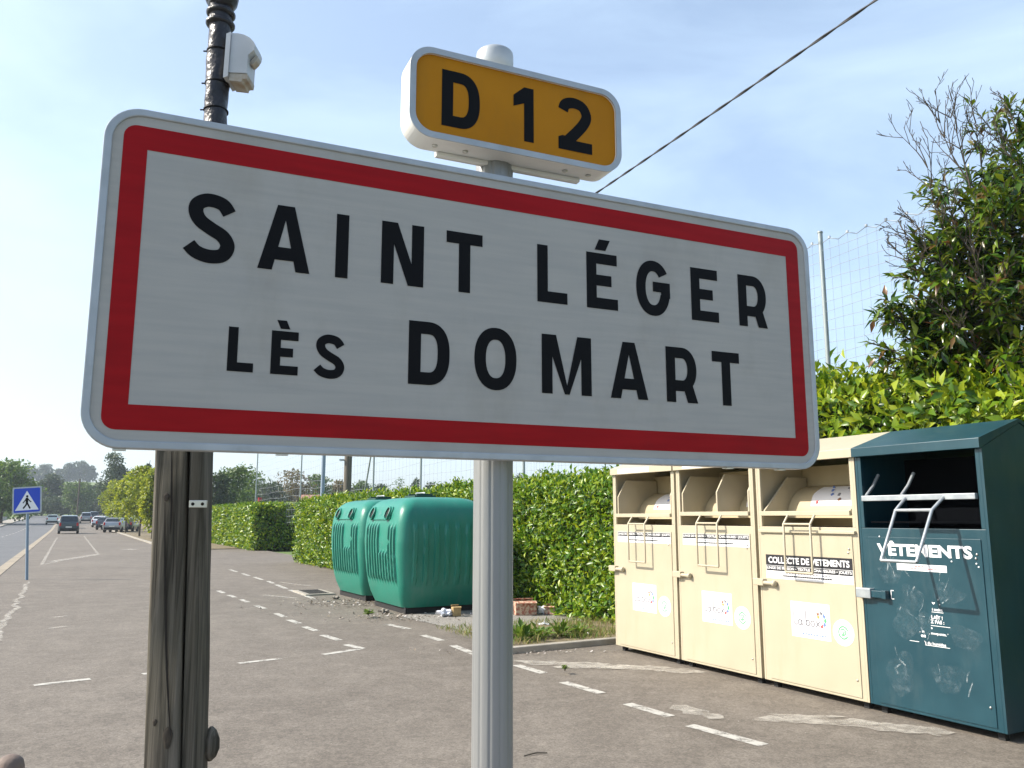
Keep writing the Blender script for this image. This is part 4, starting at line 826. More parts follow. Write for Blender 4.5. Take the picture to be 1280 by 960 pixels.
# black sheathed mast rising behind the timber
MY = 3.12; mA, mB = at(269.5, 148, MY), at(277.5, -6, MY)
mdir = (mB-mA)/(mB.z-mA.z); mb0 = mA+mdir*(0-mA.z); mast = empty('sheathed_mast', (mb0.x, mb0.y, 0), 0, 'black sheathed mast with collar rings rising behind the top left of the town sign', 'mast')
m = MB(); n = 28; zz = np.concatenate([[-.1], np.arange(.3, 2.7, .3), np.arange(2.7, 3.72, .012)]); V = []
for z in zz:
    off = mdir*z; r = .046+.0
    for k in range(n):
        w = 2*math.pi*k/n; lump = .0014*math.sin(z*17+2*w)+.0016*math.sin(z*31-3*w+1)+.0009*math.sin(z*70+4*w) if z > 2.6 else 0
        V.append((off.x+(r+lump)*math.cos(w), off.y+(r+lump)*math.sin(w), z))
m.add(V, [(i*n+k, i*n+(k+1) % n, (i+1)*n+(k+1) % n, (i+1)*n+k) for i in range(len(zz)-1) for k in range(n)]+[tuple(range(n)), tuple((len(zz)-1)*n+k for k in range(n))], 0, True); m.build('sheath', M['black_plastic'], mast)
def mz(v): return at(275, v, MY).z
for v in (31, 18):
    z = mz(v); c = mdir*z; m = MB(); m.lathe([(.044, -.012), (.054, -.010), (.0585, -.003), (.0585, .004), (.054, .010), (.044, .011)], 28, (c.x, c.y, z)); m.build('collar_ring', M['black_plastic'], mast)
z = mz(4); c = mdir*z; m = MB(); m.lathe([(.046, -.03), (.054, -.015), (.063, .0), (.068, .03), (.066, .09), (.055, .16), (.044, .3), (.040, 1.2)], 28, (c.x, c.y, z)); m.build('upper_sleeve', M['black_plastic'], mast)
for v in (66, 106, 139):
    z = mz(v); c = mdir*z; m = MB(); m.lathe([(.0465, -.004), (.0492, -.003), (.0492, .003), (.0465, .004)], 24, (c.x, c.y, z)); m.box((c.x-.053, c.y-.012, z), (.014, .004, .005)); m.build('cable_tie', M['black'], mast)
# grey box on the mast
c = at(305.5, 80, MY); zc = c.z; pxm = MY/FPX/.93; gb = empty('junction_box', (c.x, c.y, zc), 0, 'grey plastic junction box with rounded hood fixed to the black mast', 'box')
mk = lambda u, v: ((u-305.5)*pxm, (80-v)*pxm)
outl = [mk(*p) for p in ((293, 47), (301, 47.5), (309, 49.5), (316, 53.5), (321, 59), (322.5, 64), (321.5, 70), (314.5, 77), (314, 90), (314, 101), (292, 100))]
m = MB(); m.prism(outl, lambda x, z, d: (x, d, z), -.05, .05); m.build('body', M['box_grey'], gb, .006, 3)
m = MB(); m.prism([mk(*p) for p in ((287, 49), (292.6, 46.5), (291.8, 106), (286, 108))], lambda x, z, d: (x, d, z), -.056, .056); m.build('back_plate', M['box_grey'], gb, .003)
m = MB(); m.prism([mk(*p) for p in ((292.5, 100.5), (315, 101.5), (314, 108), (309, 108), (308, 112), (292, 110))], lambda x, z, d: (x, d, z), -.046, .046); m.build('base', M['rust'], gb, .004)
m = MB(); m.prism([mk(*p) for p in ((314.8, 80), (321.0, 72), (324, 73), (322.5, 79), (318, 84), (315, 84.5))], lambda x, z, d: (x, d, z), -.02, .02); m.build('hinge_lug', M['rust'], gb, .003)

# little bollard at the bottom left corner
c = at(12, 957, 3.3); bo = empty('bollard', (c.x, c.y, 0), 0, 'brown round topped bollard just cut by the bottom left corner', 'bollard')
m = MB(); m.lathe([(.046, -.05), (.046, c.z-.04)], 24); m.build('shaft', M['post_brown'], bo); m = MB(); m.lathe([(.047, c.z-.039), (.051, c.z-.03), (.051, c.z-.005), (.045, c.z+.018), (.03, c.z+.033), (.012, c.z+.04), (0.001, c.z+.041)], 28); m.build('cap', M['post_brown'], bo)

# ================================================================== TEXTILE BINS
BR = Vector((.48104, -.87670, 0)); BRZ = math.atan2(BR.y, BR.x); BA = Vector((1.227, 9.993, 0))
fb = lambda x, z, d: (x, -d, z)          # on the front plane; d = how far proud of it
def bin_shell(o, w, paint, dark, lip=0):
    D = 1.0
    m = MB(); side = [(0, .06), (0, 2.045), (-.035, 2.045), (-.035, 2.125), (.5, 2.292), (D+.03, 2.12), (D+.03, 2.045), (D, 2.045), (D, .06)]
    prof = [(y, z) for y, z in side]
    m.prism([(0, .06), (D, .06), (D, 2.05), (.5, 2.26), (0, 2.05)], lambda y, z, d: (d, y, z), 0, .02); m.prism([(0, .06), (D, .06), (D, 2.05), (.5, 2.26), (0, 2.05)], lambda y, z, d: (d, y, z), w-.02, w)
    m.bx(.0201, .055, 0, .03, 1.46, 2.046); m.bx(w-.055, w-.0201, 0, .03, 1.46, 2.046); m.bx(.0201, w-.0201, 0, .03, .0601, 1.46); m.bx(.0201, w-.0201, .031, D-.02, .0602, .09); m.bx(.0201, w-.0201, D-.0199, D, .0601, 2.04)
    m.build('body', paint, o, .004)
    m = MB(); m.prism([(-.036, 2.048), (-.036, 2.122), (.5, 2.292), (D+.03, 2.122), (D+.03, 2.05), (D+.002, 2.056), (.5, 2.266), (-.002, 2.056), (-.002, 2.048)], lambda y, z, d: (d, y, z), -.006, w+.006); m.build('roof', paint, o, .004)
    m = MB(); m.bx(.0201, w-.0201, .62, .64, 1.46, 2.04); m.bx(.0201, w-.0201, .0302, .62, 1.43, 1.452); m.build('inner_lining', dark, o)
    m = MB(); m.bx(.085, w-.065, -.007, -.0012, .085, 1.388); m.build('door', paint, o, .002)
    m = MB()
    for x in (.06, w-.1):
        for y in (.05, D-.1): m = MB(); m.bx(x, x+.05, y, y+.05, -.005, .0598); m.build('foot', M['gap'], o)
    for x, z in ((w-.11, 1.25), (w-.10, .22), (w-.10, 1.28)): m = MB(); m.lathe([(.009, 0), (.008, -.006), (.003, -.008)], 10, (x, -.0071, z), axis='y'); m.build('rivet', M['screw'], o)
def latch(o, paint, z=.945):
    m = MB(); m.bx(-.045, .085, -.055, -.0002, z-.032, z+.032); m.build('latch', paint, o, .006)
    m = MB(); m.tube([(.085, -.034, z-.004), (.20, -.034, z-.004)], [.019, .019], 12); m.lathe([(.028, .19), (.028, .215), (.018, .222)], 14, (0, -.034, z-.004), axis='x'); m.build('lock_barrel', paint, o)
def loop_handle(o, pts, r, mat):
    m = MB()
    for x in (0, 1): m.tube([(p[0][x] if isinstance(p[0], tuple) else p[0], p[1], p[2]) for p in pts], r, 8)
    a, b = pts[-1], pts[1]
    for q in (a, b): m.tube([(q[0][0], q[1], q[2]), (q[0][1], q[1], q[2])], r, 8)
    m.build('handle', mat, o)
def sticker_set(o, x0):
    m = MB(); m.prism([(x0, .495), (x0+.428, .495), (x0+.428, .80), (x0, .80)], fb, .0072, .0085); st_ = m.build('sticker', M['sticker'], o)
    m = MB()
    cir = lambda cx, cz, rx, rz, n=9: [(cx+rx*math.cos(6.6*i/n+.6), cz+rz*math.sin(6.6*i/n+.6)) for i in range(n+1)]
    hand = [[(.035, .235), (.03, .18), (.032, .125), (.05, .105), (.07, .115)], cir(.098, .128, .02, .022), [(.122, .155), (.12, .12), (.135, .103)], [(.168, .235), (.165, .17), (.166, .11)], cir(.187, .13, .02, .024), cir(.24, .13, .019, .023), [(.275, .158), (.295, .13), (.318, .103)], [(.318, .155), (.296, .13), (.272, .10)]]
    for h_ in hand: stroke(m, [(x0+p.x, .495+p.y) for p in spline(h_, 5)], .0105, fb, .0092)
    m.build('handwritten_word', M['ink_grey'], st_, recalc=False)
    for k, (c, mat) in enumerate((((.30, .215), 'ink_brown'), ((.335, .225), 'ink_grey'), ((.365, .205), 'ink_blue'), ((.378, .17), 'ink_green'), ((.37, .135), 'ink_blue'), ((.34, .115), 'ink_red'), ((.305, .19), 'ink_orange'))):
        m = MB(); P = [(x0+c[0]+.014*(1+.3*math.sin(3*w+k))*math.cos(w), .495+c[1]+.017*(1+.35*math.cos(2*w+k))*math.sin(w)) for w in np.linspace(0, 6.28, 13)[:-1]]; m.prism(P, fb, .0086, .0092); m.build('emblem_figure', M[mat], st_)
    m = MB()
    for k in range(9): xx = x0+.12+k*.03; m.prism([(xx, .523), (xx+.022, .523), (xx+.022, .535), (xx, .535)], fb, .0086, .0091)
    m.build('small_print', M['ink_blue'], st_)
    m = MB()
    for k in range(2):
        for j in range(8): xx = x0+.03+j*.03; m.prism([(xx, .735+k*.022), (xx+.024, .735+k*.022), (xx+.024, .75+k*.022), (xx, .75+k*.022)], fb, .0086, .0091)
    m.build('header_print', M['ink_pale'], st_)
def round_sticker(o, x, z):
    m = MB(); m.lathe([(.108, 0), (.108, -.0013)], 36, (x, -.0072, z), axis='y', smooth=False); st_ = m.build('round_sticker', M['sticker_lilac'], o)
    m = MB(); stroke(m, ell(x, z, .047, .05, 20, 330, 24), .012, fb, .0092); stroke(m, ell(x-.002, z+.004, .026, .024, -140, 150, 18), .010, fb, .0093); stroke(m, [(x-.01, z-.03), (x+.002, z), (x+.012, z+.012)], .01, fb, .0094); m.build('green_emblem', M['ink_green'], st_, recalc=False)
def hopper(o, w, paint, inner, zbar, half=False, tilt=0, steep=.30):
    # swing tray: front bar, side cheeks, curved drum
    m = MB(); m.bx(.062, w-.062, -.022, .012, zbar, zbar+.042)
    m.build('tray_bar', paint, o, .004)
    ck = [(.0125, zbar+.002), (.0125, zbar+.05), (.34, 1.93), (.6, 1.93), (.6, zbar+.002)] if steep > .38 else [(.0125, zbar+.002), (.0125, zbar+.24), (.13, 1.985), (.6, 1.985), (.6, zbar+.002)]
    for x in [.072, w-.092]+([w*.53] if half else []):
        m = MB(); m.prism(ck, lambda y, z, d: (d, y, z), x, x+.018); m.build('tray_cheek', paint, o, .003)
    m = MB(); K = 14; P = [(.10+.42*math.sin(R(90)*k/K)*.85, zbar-.03+.31*(1-math.cos(R(100)*k/K))) for k in range(K+1)]
    P = [(.64-.34*math.cos(R(96)*k/K), zbar-.02+.31*math.sin(R(96)*k/K)) for k in range(K+1)]
    V = [(x, y, z) for y, z in P for x in (.10, w-.095)]; m.add(V, [(2*i, 2*i+1, 2*i+3, 2*i+2) for i in range(K)], 0, True); dr = m.build('tray_drum', inner, o, recalc=False)
    m = MB(); V = []
    for k in range(3, 11):
        y, z = .64-.343*math.cos(R(96)*k/K), zbar-.02+.313*math.sin(R(96)*k/K); xx = w*(.30 if not half else .60); V += [(xx+.03*abs(6.5-k)/3.5, y, z), (w-.13, y, z)]
    m.add(V, [(2*i, 2*i+1, 2*i+3, 2*i+2) for i in range(7)], 0, True); st_ = m.build('hopper_notice', M['sticker'], dr, recalc=False)
    cols = ['ink_red', 'ink_blue', 'ink_grey', 'ink_orange', 'ink_blue', 'ink_brown']
    for k in range(9):
        a = R(96)*(4+(k*2.3) % 5.4)/K; y, z = .64-.346*math.cos(a), zbar-.02+.316*math.sin(a); x = w*(.38 if not half else .66)+((k*.137) % .44 if not half else (k*.083) % .18); m = MB(); m.box((x, y-.001, z), (.022, .006, .03), Matrix.Rotation(-.6, 3, 'X') @ Matrix.Rotation(k*.8, 3, 'Y')); m.build('notice_picture', M[cols[k % 6]], st_)
def cream(s0, w, label, zbar, black_label, steep, half, lip):
    o = empty('textile_bin', BA+BR*s0, BRZ, label, 'textile bin', 'cream textile bins'); bin_shell(o, w, M['cream'], M['cream_in']); latch(o, M['cream'])
    hopper(o, w, M['cream'], M['cream_in'], zbar, half, 0, steep)
    hx = (.40, .705); loop_handle(o, [(hx, -.022, zbar+.005), (hx, -.085, zbar-.075), (hx, -.085, zbar-.5)], .0105, M['cream'])
    if lip: m = MB(); m.bx(.03, w-.02, -.03, -.0002, 1.405, 1.432); m.build('door_lip', M['cream'], o, .004)
    zt = 1.375 if not black_label else 1.12; x0, x1 = .092, w-.075
    lab = MB()
    if black_label:
        m = MB(); m.prism([(x0, 1.105), (x1, 1.105), (x1, 1.202), (x0, 1.202)], fb, .0072, .0082); bl = m.build('title_label', M['black_ink'], o); m = MB(); put_text(m, 'COLLECTE DE VETEMENTS', x0+.03, x1-.03, 1.125, 1.183, fb, .0088, .028); m.build('title_lettering', M['white_ink'], bl, recalc=False); zt = 1.1045
    m = MB(); m.prism([(x0, zt-.118), (x1, zt-.118), (x1, zt), (x0, zt)], fb, .0071, .0080); wl = m.build('white_label', M['white_ink'], o)
    m = MB(); m.prism([(x0+.004, zt-.048), (x1-.004, zt-.048), (x1-.004, zt-.003), (x0+.004, zt-.003)], fb, .0081, .0086); m.build('black_band', M['black_ink'], wl)
    m = MB(); put_text(m, 'LINGE DE MAISON \u2022 TEXTILE \u2022 CHAUSSURES \u2022 JOUETS', x0+.012, x1-.012, zt-.041, zt-.010, fb, .0091, .022); m.build('band_lettering', M['white_ink'], wl, recalc=False)
    m = MB()
    for k in range(16): xx = x0+.2+k*.034; m.prism([(xx, zt-.069), (xx+.026, zt-.069), (xx+.026, zt-.060), (xx, zt-.060)], fb, .0081, .0085)
    m.build('small_print', M['ink_grey'], wl)
    m = MB()
    for k in range(22): xx = x0+.2+k*.025; m.prism([(xx, zt-.096), (xx+.022, zt-.096), (xx+.022, zt-.082), (xx, zt-.082)], fb, .0081, .0085)
    m.build('small_bold_print', M['black_ink'], wl)
    sticker_set(o, .36 if s0 < 2 else .365); round_sticker(o, .36+.565, .585)
    m = MB(); m.prism([(.15, 2.06), (.75, 2.06), (.75, 2.112), (.15, 2.112)], lambda x, z, d: (x, -.036-d, z), .0005, .0012); fl = m.build('eave_label', M['sticker'], o)
    m = MB()
    for k in range(14): xx = .17+k*.04; m.prism([(xx, 2.078), (xx+.03, 2.078), (xx+.03, 2.094), (xx, 2.094)], lambda x, z, d: (x, -.036-d, z), .0013, .0016)
    m.build('eave_print', M['ink_pale'], fl)
    return o
cream(0.0, 1.135, 'cream textile bin at the hedge end of the row, farthest from the dark bin', 1.545, False, .36, False, False)
cream(1.172, 1.135, 'middle one of the cream textile bins with a divider in its hopper', 1.56, False, .22, True, False)
cream(2.345, 1.135, 'cream textile bin next to the dark one, with a black COLLECTE DE VETEMENTS label', 1.56, True, .40, False, True)
# dark teal bin
BW = 1.10
bo_ = empty('textile_bin', BA+BR*3.49, BRZ, 'dark teal textile bin lettered VETEMENTS with open hopper and bare steel handle', 'textile bin'); bin_shell(bo_, BW, M['teal'], M['hopper_shade']); 
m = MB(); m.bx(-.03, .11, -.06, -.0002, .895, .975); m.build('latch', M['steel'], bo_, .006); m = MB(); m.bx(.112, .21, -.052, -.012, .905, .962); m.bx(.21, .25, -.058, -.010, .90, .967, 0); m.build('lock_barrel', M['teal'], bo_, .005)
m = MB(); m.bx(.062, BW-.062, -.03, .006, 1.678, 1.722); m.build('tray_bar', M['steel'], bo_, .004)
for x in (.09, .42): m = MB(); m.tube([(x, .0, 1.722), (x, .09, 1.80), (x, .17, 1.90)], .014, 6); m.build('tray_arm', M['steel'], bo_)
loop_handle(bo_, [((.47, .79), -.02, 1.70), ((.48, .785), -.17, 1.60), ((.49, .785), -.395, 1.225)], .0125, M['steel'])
m = MB(); m.bx(.08, BW-.08, .05, .5, 1.50, 1.515); m.bx(.35, .95, .25, .27, 1.515, 1.62); m.build('hopper_plate', M['hopper_shade'], bo_)
m = MB(); put_text(m, 'V\u00caTEMENTS', .165, .965, 1.243, 1.36, fb, .0085, .04); m.build('lettering', M['white_ink'], bo_, recalc=False)
m = MB(); m.prism([(.335, 1.135), (.755, 1.135), (.755, 1.186), (.335, 1.186)], fb, .0072, .0082); ws = m.build('white_strip', M['white_ink'], bo_)
m = MB()
for k in range(10): xx = .40+k*.028; m.prism([(xx, 1.150), (xx+.022, 1.150), (xx+.022, 1.156), (xx, 1.156)], fb, .0083, .0087)
for k in range(3): xx = .49+k*.028; m.prism([(xx, 1.166), (xx+.022, 1.166), (xx+.022, 1.173), (xx, 1.173)], fb, .0083, .0087)
m.build('strip_print', M['ink_red'], ws)
d_ = .0088
for tx, xa, xb, za, zb_, bo in (('v  .', .61, .68, .893, .91, .03), ('i maint', .61, .695, .846, .866, .03), ('LA\u00ceT !', .60, .69, .785, .818, .03), ('Z PAS :', .59, .70, .752, .78, .03), ('s', .588, .602, .71, .722, .03), (', moquette, \u2019', .572, .725, .664, .69, .02), ('on', .50, .54, .64, .66, .03), ("'t du humides", .525, .70, .592, .616, .02), ('. n', .49, .53, .675, .69, .03)):
    m = MB(); put_text(m, tx, xa, xb, za, zb_, fb, d_, bo); m.build('notice_text', M['white_ink'], bo_, recalc=False)
for (a, b, z) in ((.605, .70, .835), (.59, .745, .734), (.53, .73, .584), (.40, .48, .60)): m = MB(); m.prism([(a, z), (b, z), (b, z+.004), (a, z+.004)], fb, .0075, .0088); m.build('notice_underline', M['white_ink'], bo_)
for k, (x0, x1, z0, z1) in enumerate(((.14, .40, .98, 1.21), (.34, .56, .80, 1.06), (.58, .90, .90, 1.07), (.24, .50, .60, .88), (.42, .62, .64, .84), (.16, .46, .12, .56), (.55, .85, .2, .52), (.70, 1.0, .55, .8))):
    P = [(x0+(x1-x0)*(.5+.5*math.cos(w)*(.8+.2*math.sin(3*w+k))), z0+(z1-z0)*(.5+.5*math.sin(w)*(.8+.2*math.cos(2*w+k)))) for w in np.linspace(0, 6.283, 15)[:-1]]
    m = MB(); poly(m, P, fb, .0076+.0001*k); m.build('scuff_mark', M['scuff'], bo_, recalc=False)
rs = random.Random(4)
for k in range(26):
    x, z = rs.choice([(.27, 1.12), (.45, .92), (.72, .98), (.36, .72), (.52, .74), (.3, .4), (.68, .4), (.85, .3)]); x += rs.gauss(0, .06); z += rs.gauss(0, .07)
    if not .12 < x < .98: continue
    an = rs.gauss(1.3, .7); L0 = rs.uniform(.03, .12); m = MB(); stroke(m, [(p.x, p.y) for p in spline([(x, z), (x+L0*.5*math.cos(an)+rs.gauss(0, .008), z+L0*.5*math.sin(an)), (x+L0*math.cos(an), z+L0*math.sin(an))], 4)], rs.uniform(.003, .011), fb, .0085+.00002*k); m.build('scratch', M['scratch'], bo_, recalc=False)
m = MB(); stroke(m, [(.265, .97), (.265, .905)], .006, fb, .0079); stroke(m, [(.262, .97), (.29, .97)], .006, fb, .0079); stroke(m, [(.262, .905), (.29, .905)], .006, fb, .0079)
for x, z in ((.195, 1.392), (.80, 1.22), (.99, 1.213), (1.005, 1.19)): m.lathe([(.007, 0), (.006, -.003), (.002, -.004)], 8, (x, -.0075, z), axis='y')
m.build('paint_chip', M['white_ink'], bo_, recalc=False)

# ================================================================== GREEN GLASS CONTAINERS
def make_container(label):
    Wd, Dp, H = 1.92, 1.66, 1.88; o = empty('glass_container', (0, 0, 0), 0, label, 'recycling container', 'green glass containers')
    lv = [(.10, -.17), (.16, -.145), (.28, -.10), (.42, -.066)]+[(.44+.05*i, None) for i in range(21)]+[(1.50, -.022), (1.56, -.036), (1.62, -.05), (1.68, -.075), (1.73, -.105), (1.78, -.15), (1.82, -.205), (1.85, -.27), (1.87, -.37), (1.88, -.5)]
    def inset(z): return np.interp(z, [.42, .6, .9, 1.15, 1.4, 1.5], [-.066, -.04, -.012, 0, -.012, -.022])
    NP = 520; V = []
    def outline(ins, rib):
        rc = .17; x0, x1, y0, y1 = -ins, Wd+ins, -ins, Dp+ins
        rc = min(rc, (y1-y0)/2-.02); P = rrect(x0, x1, y0, y1, rc, 12); L_ = [0]
        for i in range(len(P)): L_.append(L_[-1]+math.dist(P[i], P[(i+1) % len(P)]))
        Q = P+[P[0]]; o_ = []
        for k in range(NP):
            s = L_[-1]*k/NP; i = max(0, min(np.searchsorted(L_, s, 'right')-1, len(P)-1)); f = (s-L_[i])/max(L_[i+1]-L_[i], 1e-9); p = Vector(Q[i]).lerp(Vector(Q[i+1]), f); o_.append(p)
        if rib:
            R_ = []
            for k in range(NP):
                a, b = o_[k-1], o_[(k+1) % NP]; t = (b-a).normalized(); nn = Vector((t.y, -t.x)); p = o_[k]; g = 0
                front = p.y < Dp*.3 and nn.y < -.7
                if not (front and .50 < p.x/Wd < .74 and rib[1] > .98):
                    coord = p.x if abs(nn.y) > .7 else p.y
                    per = .135 if abs(nn.y) > .7 else .19
                    ph = (coord/per) % 1; g = rib[0]*(1 if .22 < ph < .62 else 0)
                    if abs(nn.x) > .7: g *= .7
                if not ((abs(nn.y) > .9 and .22 < p.x < Wd-.22) or (abs(nn.x) > .9 and .24 < p.y < Dp-.24)): g = 0
                R_.append(p+nn*g)
            return R_
        return o_
    # measured along +x the front runs from its far end (x=0) to its near end (x=Wd)
    for z, ins in lv:
        rib = None
        if ins is None: ins = inset(z); e = min(1, max(0, min((z-.47)/.05, (1.43-z)/.05))); rib = (.036*e, z)
        V += [(p.x, p.y, z) for p in outline(-abs(ins) if ins < 0 else 0, rib)] if False else [(p.x, p.y, z) for p in outline(ins, rib)]
    n = len(lv); m = MB(); m.add(V, [(i*NP+k, i*NP+(k+1) % NP, (i+1)*NP+(k+1) % NP, (i+1)*NP+k) for i in range(n-1) for k in range(NP)], 0, True); m.add(V[-NP:], [tuple(range(NP))], 0, True); m.add(V[:NP], [tuple(range(NP))[::-1]])
    b = m.build('shell', M['green'], o); b.modifiers.new('edge', 'EDGE_SPLIT').split_angle = R(46)
    m = MB(); m.bx(.2, Wd-.2, .2, Dp-.2, .0, .0995); m.build('base', M['gap'], o)
    zf = 1.60; m = MB(); pl_ = rrect(.36, 1.42, 1.50, 1.72, .07, 5); m.prism(pl_, lambda x, z, d: (x, .055-d+max(0, z-1.56)*.42, z), 0, .05); ap = m.build('aperture_plate', M['green'], o, .012)
    for x in (.50, 1.28):
        m = MB()
        stroke_ = ell(0, 0, .085, .095, 0, 360, 24)[:-1]; po_ = [(x+a*1.25, 1.61+c_*1.22) for a, c_ in stroke_]; pi_ = [(x+a, 1.61+c_) for a, c_ in stroke_]
        m.ring(po_, pi_, lambda x, z, d: (x, .012-d+max(0, z-1.56)*.42, z), 0, .04); rg = m.build('aperture_ring', M['green'], o, .008)
        m = MB(); m.add([(a, .0+max(0, c_-1.56)*.42+.0, c_) for a, c_ in pi_], [tuple(range(24))]); m.build('hole_shade', M['gap'], rg, recalc=False)  # flat black disc paints the shaded inside of the hole
    m = MB(); y_ = .0
    P = [(.89+.055*math.cos(w)*(1+.2*math.sin(5*w)), 1.61+.05*math.sin(w)*(1+.2*math.cos(4*w))) for w in np.linspace(0, 6.28, 21)[:-1]]; m.add([(x, -.004+max(0, z-1.56)*.42, z) for x, z in P], [tuple(range(20))]); m.build('emblem', M['scuff'], o, recalc=False)
    P = [(1.0+.13*math.cos(w), 1.08+.11*math.sin(w)*(1+.2*math.cos(4*w))) for w in np.linspace(0, 6.28, 21)[:-1]]; m = MB(); m.add([(x, -.004, z) for x, z in P], [tuple(range(20))]); m.build('worn_label', M['scuff'], o, recalc=False)
    m = MB(); m.bx(.65, 1.15, .55, .95, 1.878, 1.915); m.bx(.68, .73, .60, .9, 1.915, 1.95); m.bx(1.07, 1.12, .6, .9, 1.915, 1.95); m.build('lifting_plate', M['green_dark'], o, .008)
    m = MB(); m.tube([(.70, .75, 1.935), (.70, .75, 2.0), (.76, .75, 2.05), (1.04, .75, 2.05), (1.10, .75, 2.0), (1.10, .75, 1.935)], .012, 8) if False else m.tube([(.70, .75, 1.95), (.70, .75, 1.965), (1.10, .75, 1.965), (1.10, .75, 1.95)], .012, 8); m.build('lifting_bar', M['steel'], o)
    return o
g1 = make_container('near green ribbed glass container beside the sign post, its long side in view')
cB = Vector((-1.80, 13.30, 0)); rot = math.atan2(-RA.y, -RA.x)
g1.location = cB+RA*1.92; g1.rotation_euler = (0, 0, rot)
g2 = copy_tree(g1); g2.location = cB+RA*(2.28+1.92)+RB*.04; g2.rotation_euler = (0, 0, rot+R(1.5)); g2['label'] = 'far green ribbed glass container partly hidden by the near one, beside the hedge'

# ================================================================== LITTER AND SMALL THINGS
def carton(u, v, dims, rz, mat, lab):
    b = gnd(u, v, .008); o = empty('carton', b, rz, lab, 'carton'); m = MB(); x, y, z = dims; m.bx(-x/2, x/2, -y/2, y/2, 0, z); m.build('box', mat, o, .006); m = MB(); m.box((0, -y*.62, z*1.02), (x*.96, y*.34, .006), Matrix.Rotation(.35, 3, 'X')); m.box((0, y*.6, z+.02), (x*.96, y*.3, .006), Matrix.Rotation(-.6, 3, 'X')); m.build('flap', mat, o)
carton(656, 768, (.34, .24, .20), .2, M['card'], 'printed red carton lying under the hedge right of the sign post'); carton(570, 770, (.13, .11, .14), .4, M['card_tan'], 'small tan carton beside the near green container'); carton(688, 767.5, (.17, .12, .12), -.3, M['card'], 'small dark red carton under the hedge, nearer the cream bins')
def crumple(name, u, v, r, mat, lab, cat, sq=.6, z0=0.0):
    b = gnd(u, v, .0); m = MB(); bm = bmesh.new(); bmesh.ops.create_icosphere(bm, subdivisions=3, radius=r)
    for q in bm.verts: d = q.co.normalized(); f = 1+.3*math.sin(d.x*7+u)+.25*math.sin(d.y*9+d.z*6+v)+rng.normal(0, .06); q.co = Vector((q.co.x*f*1.25, q.co.y*f, q.co.z*f*sq))
    lo = min(q.co.z for q in bm.verts); me = bpy.data.meshes.new(name)
    for q in bm.verts: q.co.z -= lo
    bm.to_mesh(me); bm.free(); me.materials.append(mat); o = bpy.data.objects.new(name, me); COL.objects.link(o); o.location = (b.x, b.y, z0); tag(o, lab, cat); return o
crumple('plastic_bag', 556, 771, .085, M['bag'], 'crumpled white plastic bag on the asphalt left of the small tan carton', 'bag')
crumple('plastic_bag', 568, 759, .10, M['bag'], 'bluish plastic bag in the shade against the near container', 'bag', .9)
crumple('paper_wad', 680, 785, .05, M['bag'], 'white paper wad on the gravel path behind the weeds', 'paper'); crumple('paper_wad', 678, 768, .06, M['sticker'], 'pale paper wad beside the small dark red carton', 'paper', .9); crumple('paper_wad', 735, 797, .045, M['sticker_lilac'], 'crumpled pale paper in the grass by the cream bin', 'paper')
crumple('rubble_lump', 480, 767, .06, M['pebble'], 'rubble lump by the front corner of the near container', 'rubble', .5); crumple('rubble_lump', 420, 749, .055, M['pebble'], 'rubble lump at the foot of the far container', 'rubble', .45)
# drain cover slab
b = gnd(392, 741.5, .0); dc = empty('drain_cover', b, rot, 'flat concrete drain cover in front of the far green container', 'drain cover'); m = MB(); m.bx(-.55, .55, -.3, .3, -.02, .03); m.build('frame', M['concrete'], dc, .008)
m = MB()
for k in range(6): m.bx(-.45+k*.16, -.37+k*.16, -.2, .2, .0305, .036)
m.build('slot_shade', M['gap'], dc)  # dark raised bars paint the shade of the cover's openings
def scatter(name, cen, spread, n, size, mat, lab, cat):
    V = []; 
    c = np.array([cen]*n)+rng.normal(0, 1, (n, 2))*spread; P = np.stack([c[:, 0], c[:, 1], np.full(n, .008)], 1); a = runit(n); a[:, 2] *= .25; a[:, 2] = np.abs(a[:, 2]); L_ = size*rng.uniform(.4, 1.5, n)
    return tag(leafmesh(name, [(leaves(P, a, runit(n)*.4+np.array([0, 0, 1]), L_, L_*.7, .2, -.2), 0)], [mat]), lab, cat, kind='stuff')
q = gnd(440, 755); scatter('litter', (q.x, q.y), np.array([.55, .45]), 260, .045, M['litter_scrap'], 'broken glass and paper scraps strewn round the container feet', 'litter')
q = gnd(500, 772); scatter('dead_leaves', (q.x, q.y), np.array([.6, .35]), 200, .04, M['litter_scrap'], 'dry leaves and scraps in front of the near container', 'leaves')
q = gnd(660, 815); scatter('grit', (q.x, q.y), np.array([.5, .12]), 120, .03, M['litter_scrap'], 'dry leaf grit gathered along the verge kerb', 'grit')
n = 900; P2 = np.stack([rng.uniform(-6, 5, n), rng.uniform(5.2, 13, n), np.full(n, .006)], 1); a = runit(n); a[:, 2] = np.abs(a[:, 2])*.2
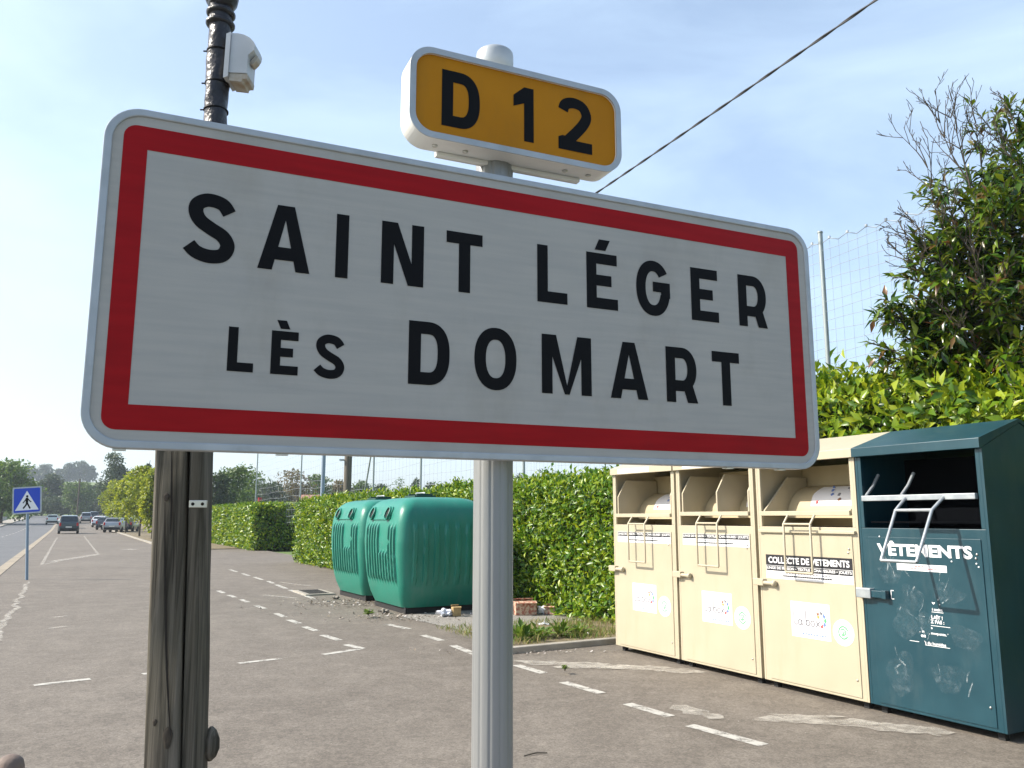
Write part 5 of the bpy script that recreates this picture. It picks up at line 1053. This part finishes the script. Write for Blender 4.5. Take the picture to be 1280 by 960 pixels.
tag(leafmesh('loose_grit', [(leaves(P2, a, runit(n)*.3+np.array([0, 0, 1]), rng.uniform(.004, .014, n), rng.uniform(.004, .010, n), .3, -.2), 0)], [M['pebble']]), 'loose grit and tiny scraps scattered over the asphalt', 'grit', kind='stuff')
# twig on the asphalt
p, q = gnd(655, 946), gnd(684, 942); m = MB(); m.tube([p+Vector((0, 0, .006)), (p+q)/2+Vector((0, .01, .012)), q+Vector((0, 0, .006))], [.004, .005, .003], 5); tag(m.build('fallen_twig', M['twig']), 'thin fallen twig on the asphalt right of the sign post', 'twig')

# ================================================================== CROSSWALK SIGN
pb_ = gnd(32.5, 725); cs_ = empty('crosswalk_sign', pb_, R(12), 'blue square pedestrian crossing sign on a grey pole at the kerb', 'road sign')
cs_.rotation_euler = (0, R(-4.3), R(12)); zc = 1.97; hs_ = .335; m = MB(); m.tube([(0, .05, -.1), (0, .05, zc+.3)], .034, 14); m.build('pole', M['mast_blue'], cs_)
m = MB(); m.prism(rrect(-hs_, hs_, zc-hs_, zc+hs_, .04, 5), f0, -.012, 0); m.build('panel', M['alu'], cs_)
m = MB(); m.prism(rrect(-hs_+.035, hs_-.035, zc-hs_+.035, zc+hs_-.035, .03, 5), f0, .0002, .002); bp_ = m.build('blue_face', M['sign_blue'], cs_)
m = MB(); m.prism([(-.27, zc-.25), (.27, zc-.25), (0, zc+.235)], f0, .0022, .0035); m.build('white_triangle', M['white_ink'], bp_)
m = MB(); F_ = .0042
P = ell(.005, zc+.095, .028, .03, 0, 360, 14)[:-1]; poly(m, P, f0, F_)
stroke(m, [(0, zc+.06), (0, zc-.06)], .06, f0, F_+.0002); stroke(m, [(0, zc-.05), (.03, zc-.12), (.075, zc-.215)], .036, f0, F_+.0004); stroke(m, [(0, zc-.05), (-.02, zc-.12), (-.085, zc-.205)], .036, f0, F_+.0006)
stroke(m, [(.01, zc+.045), (.07, zc-.03), (.10, zc-.05)], .024, f0, F_+.0008); stroke(m, [(-.01, zc+.045), (-.06, zc-.03), (-.09, zc-.07)], .024, f0, F_+.001); m.build('walking_figure', M['black'], bp_, recalc=False)
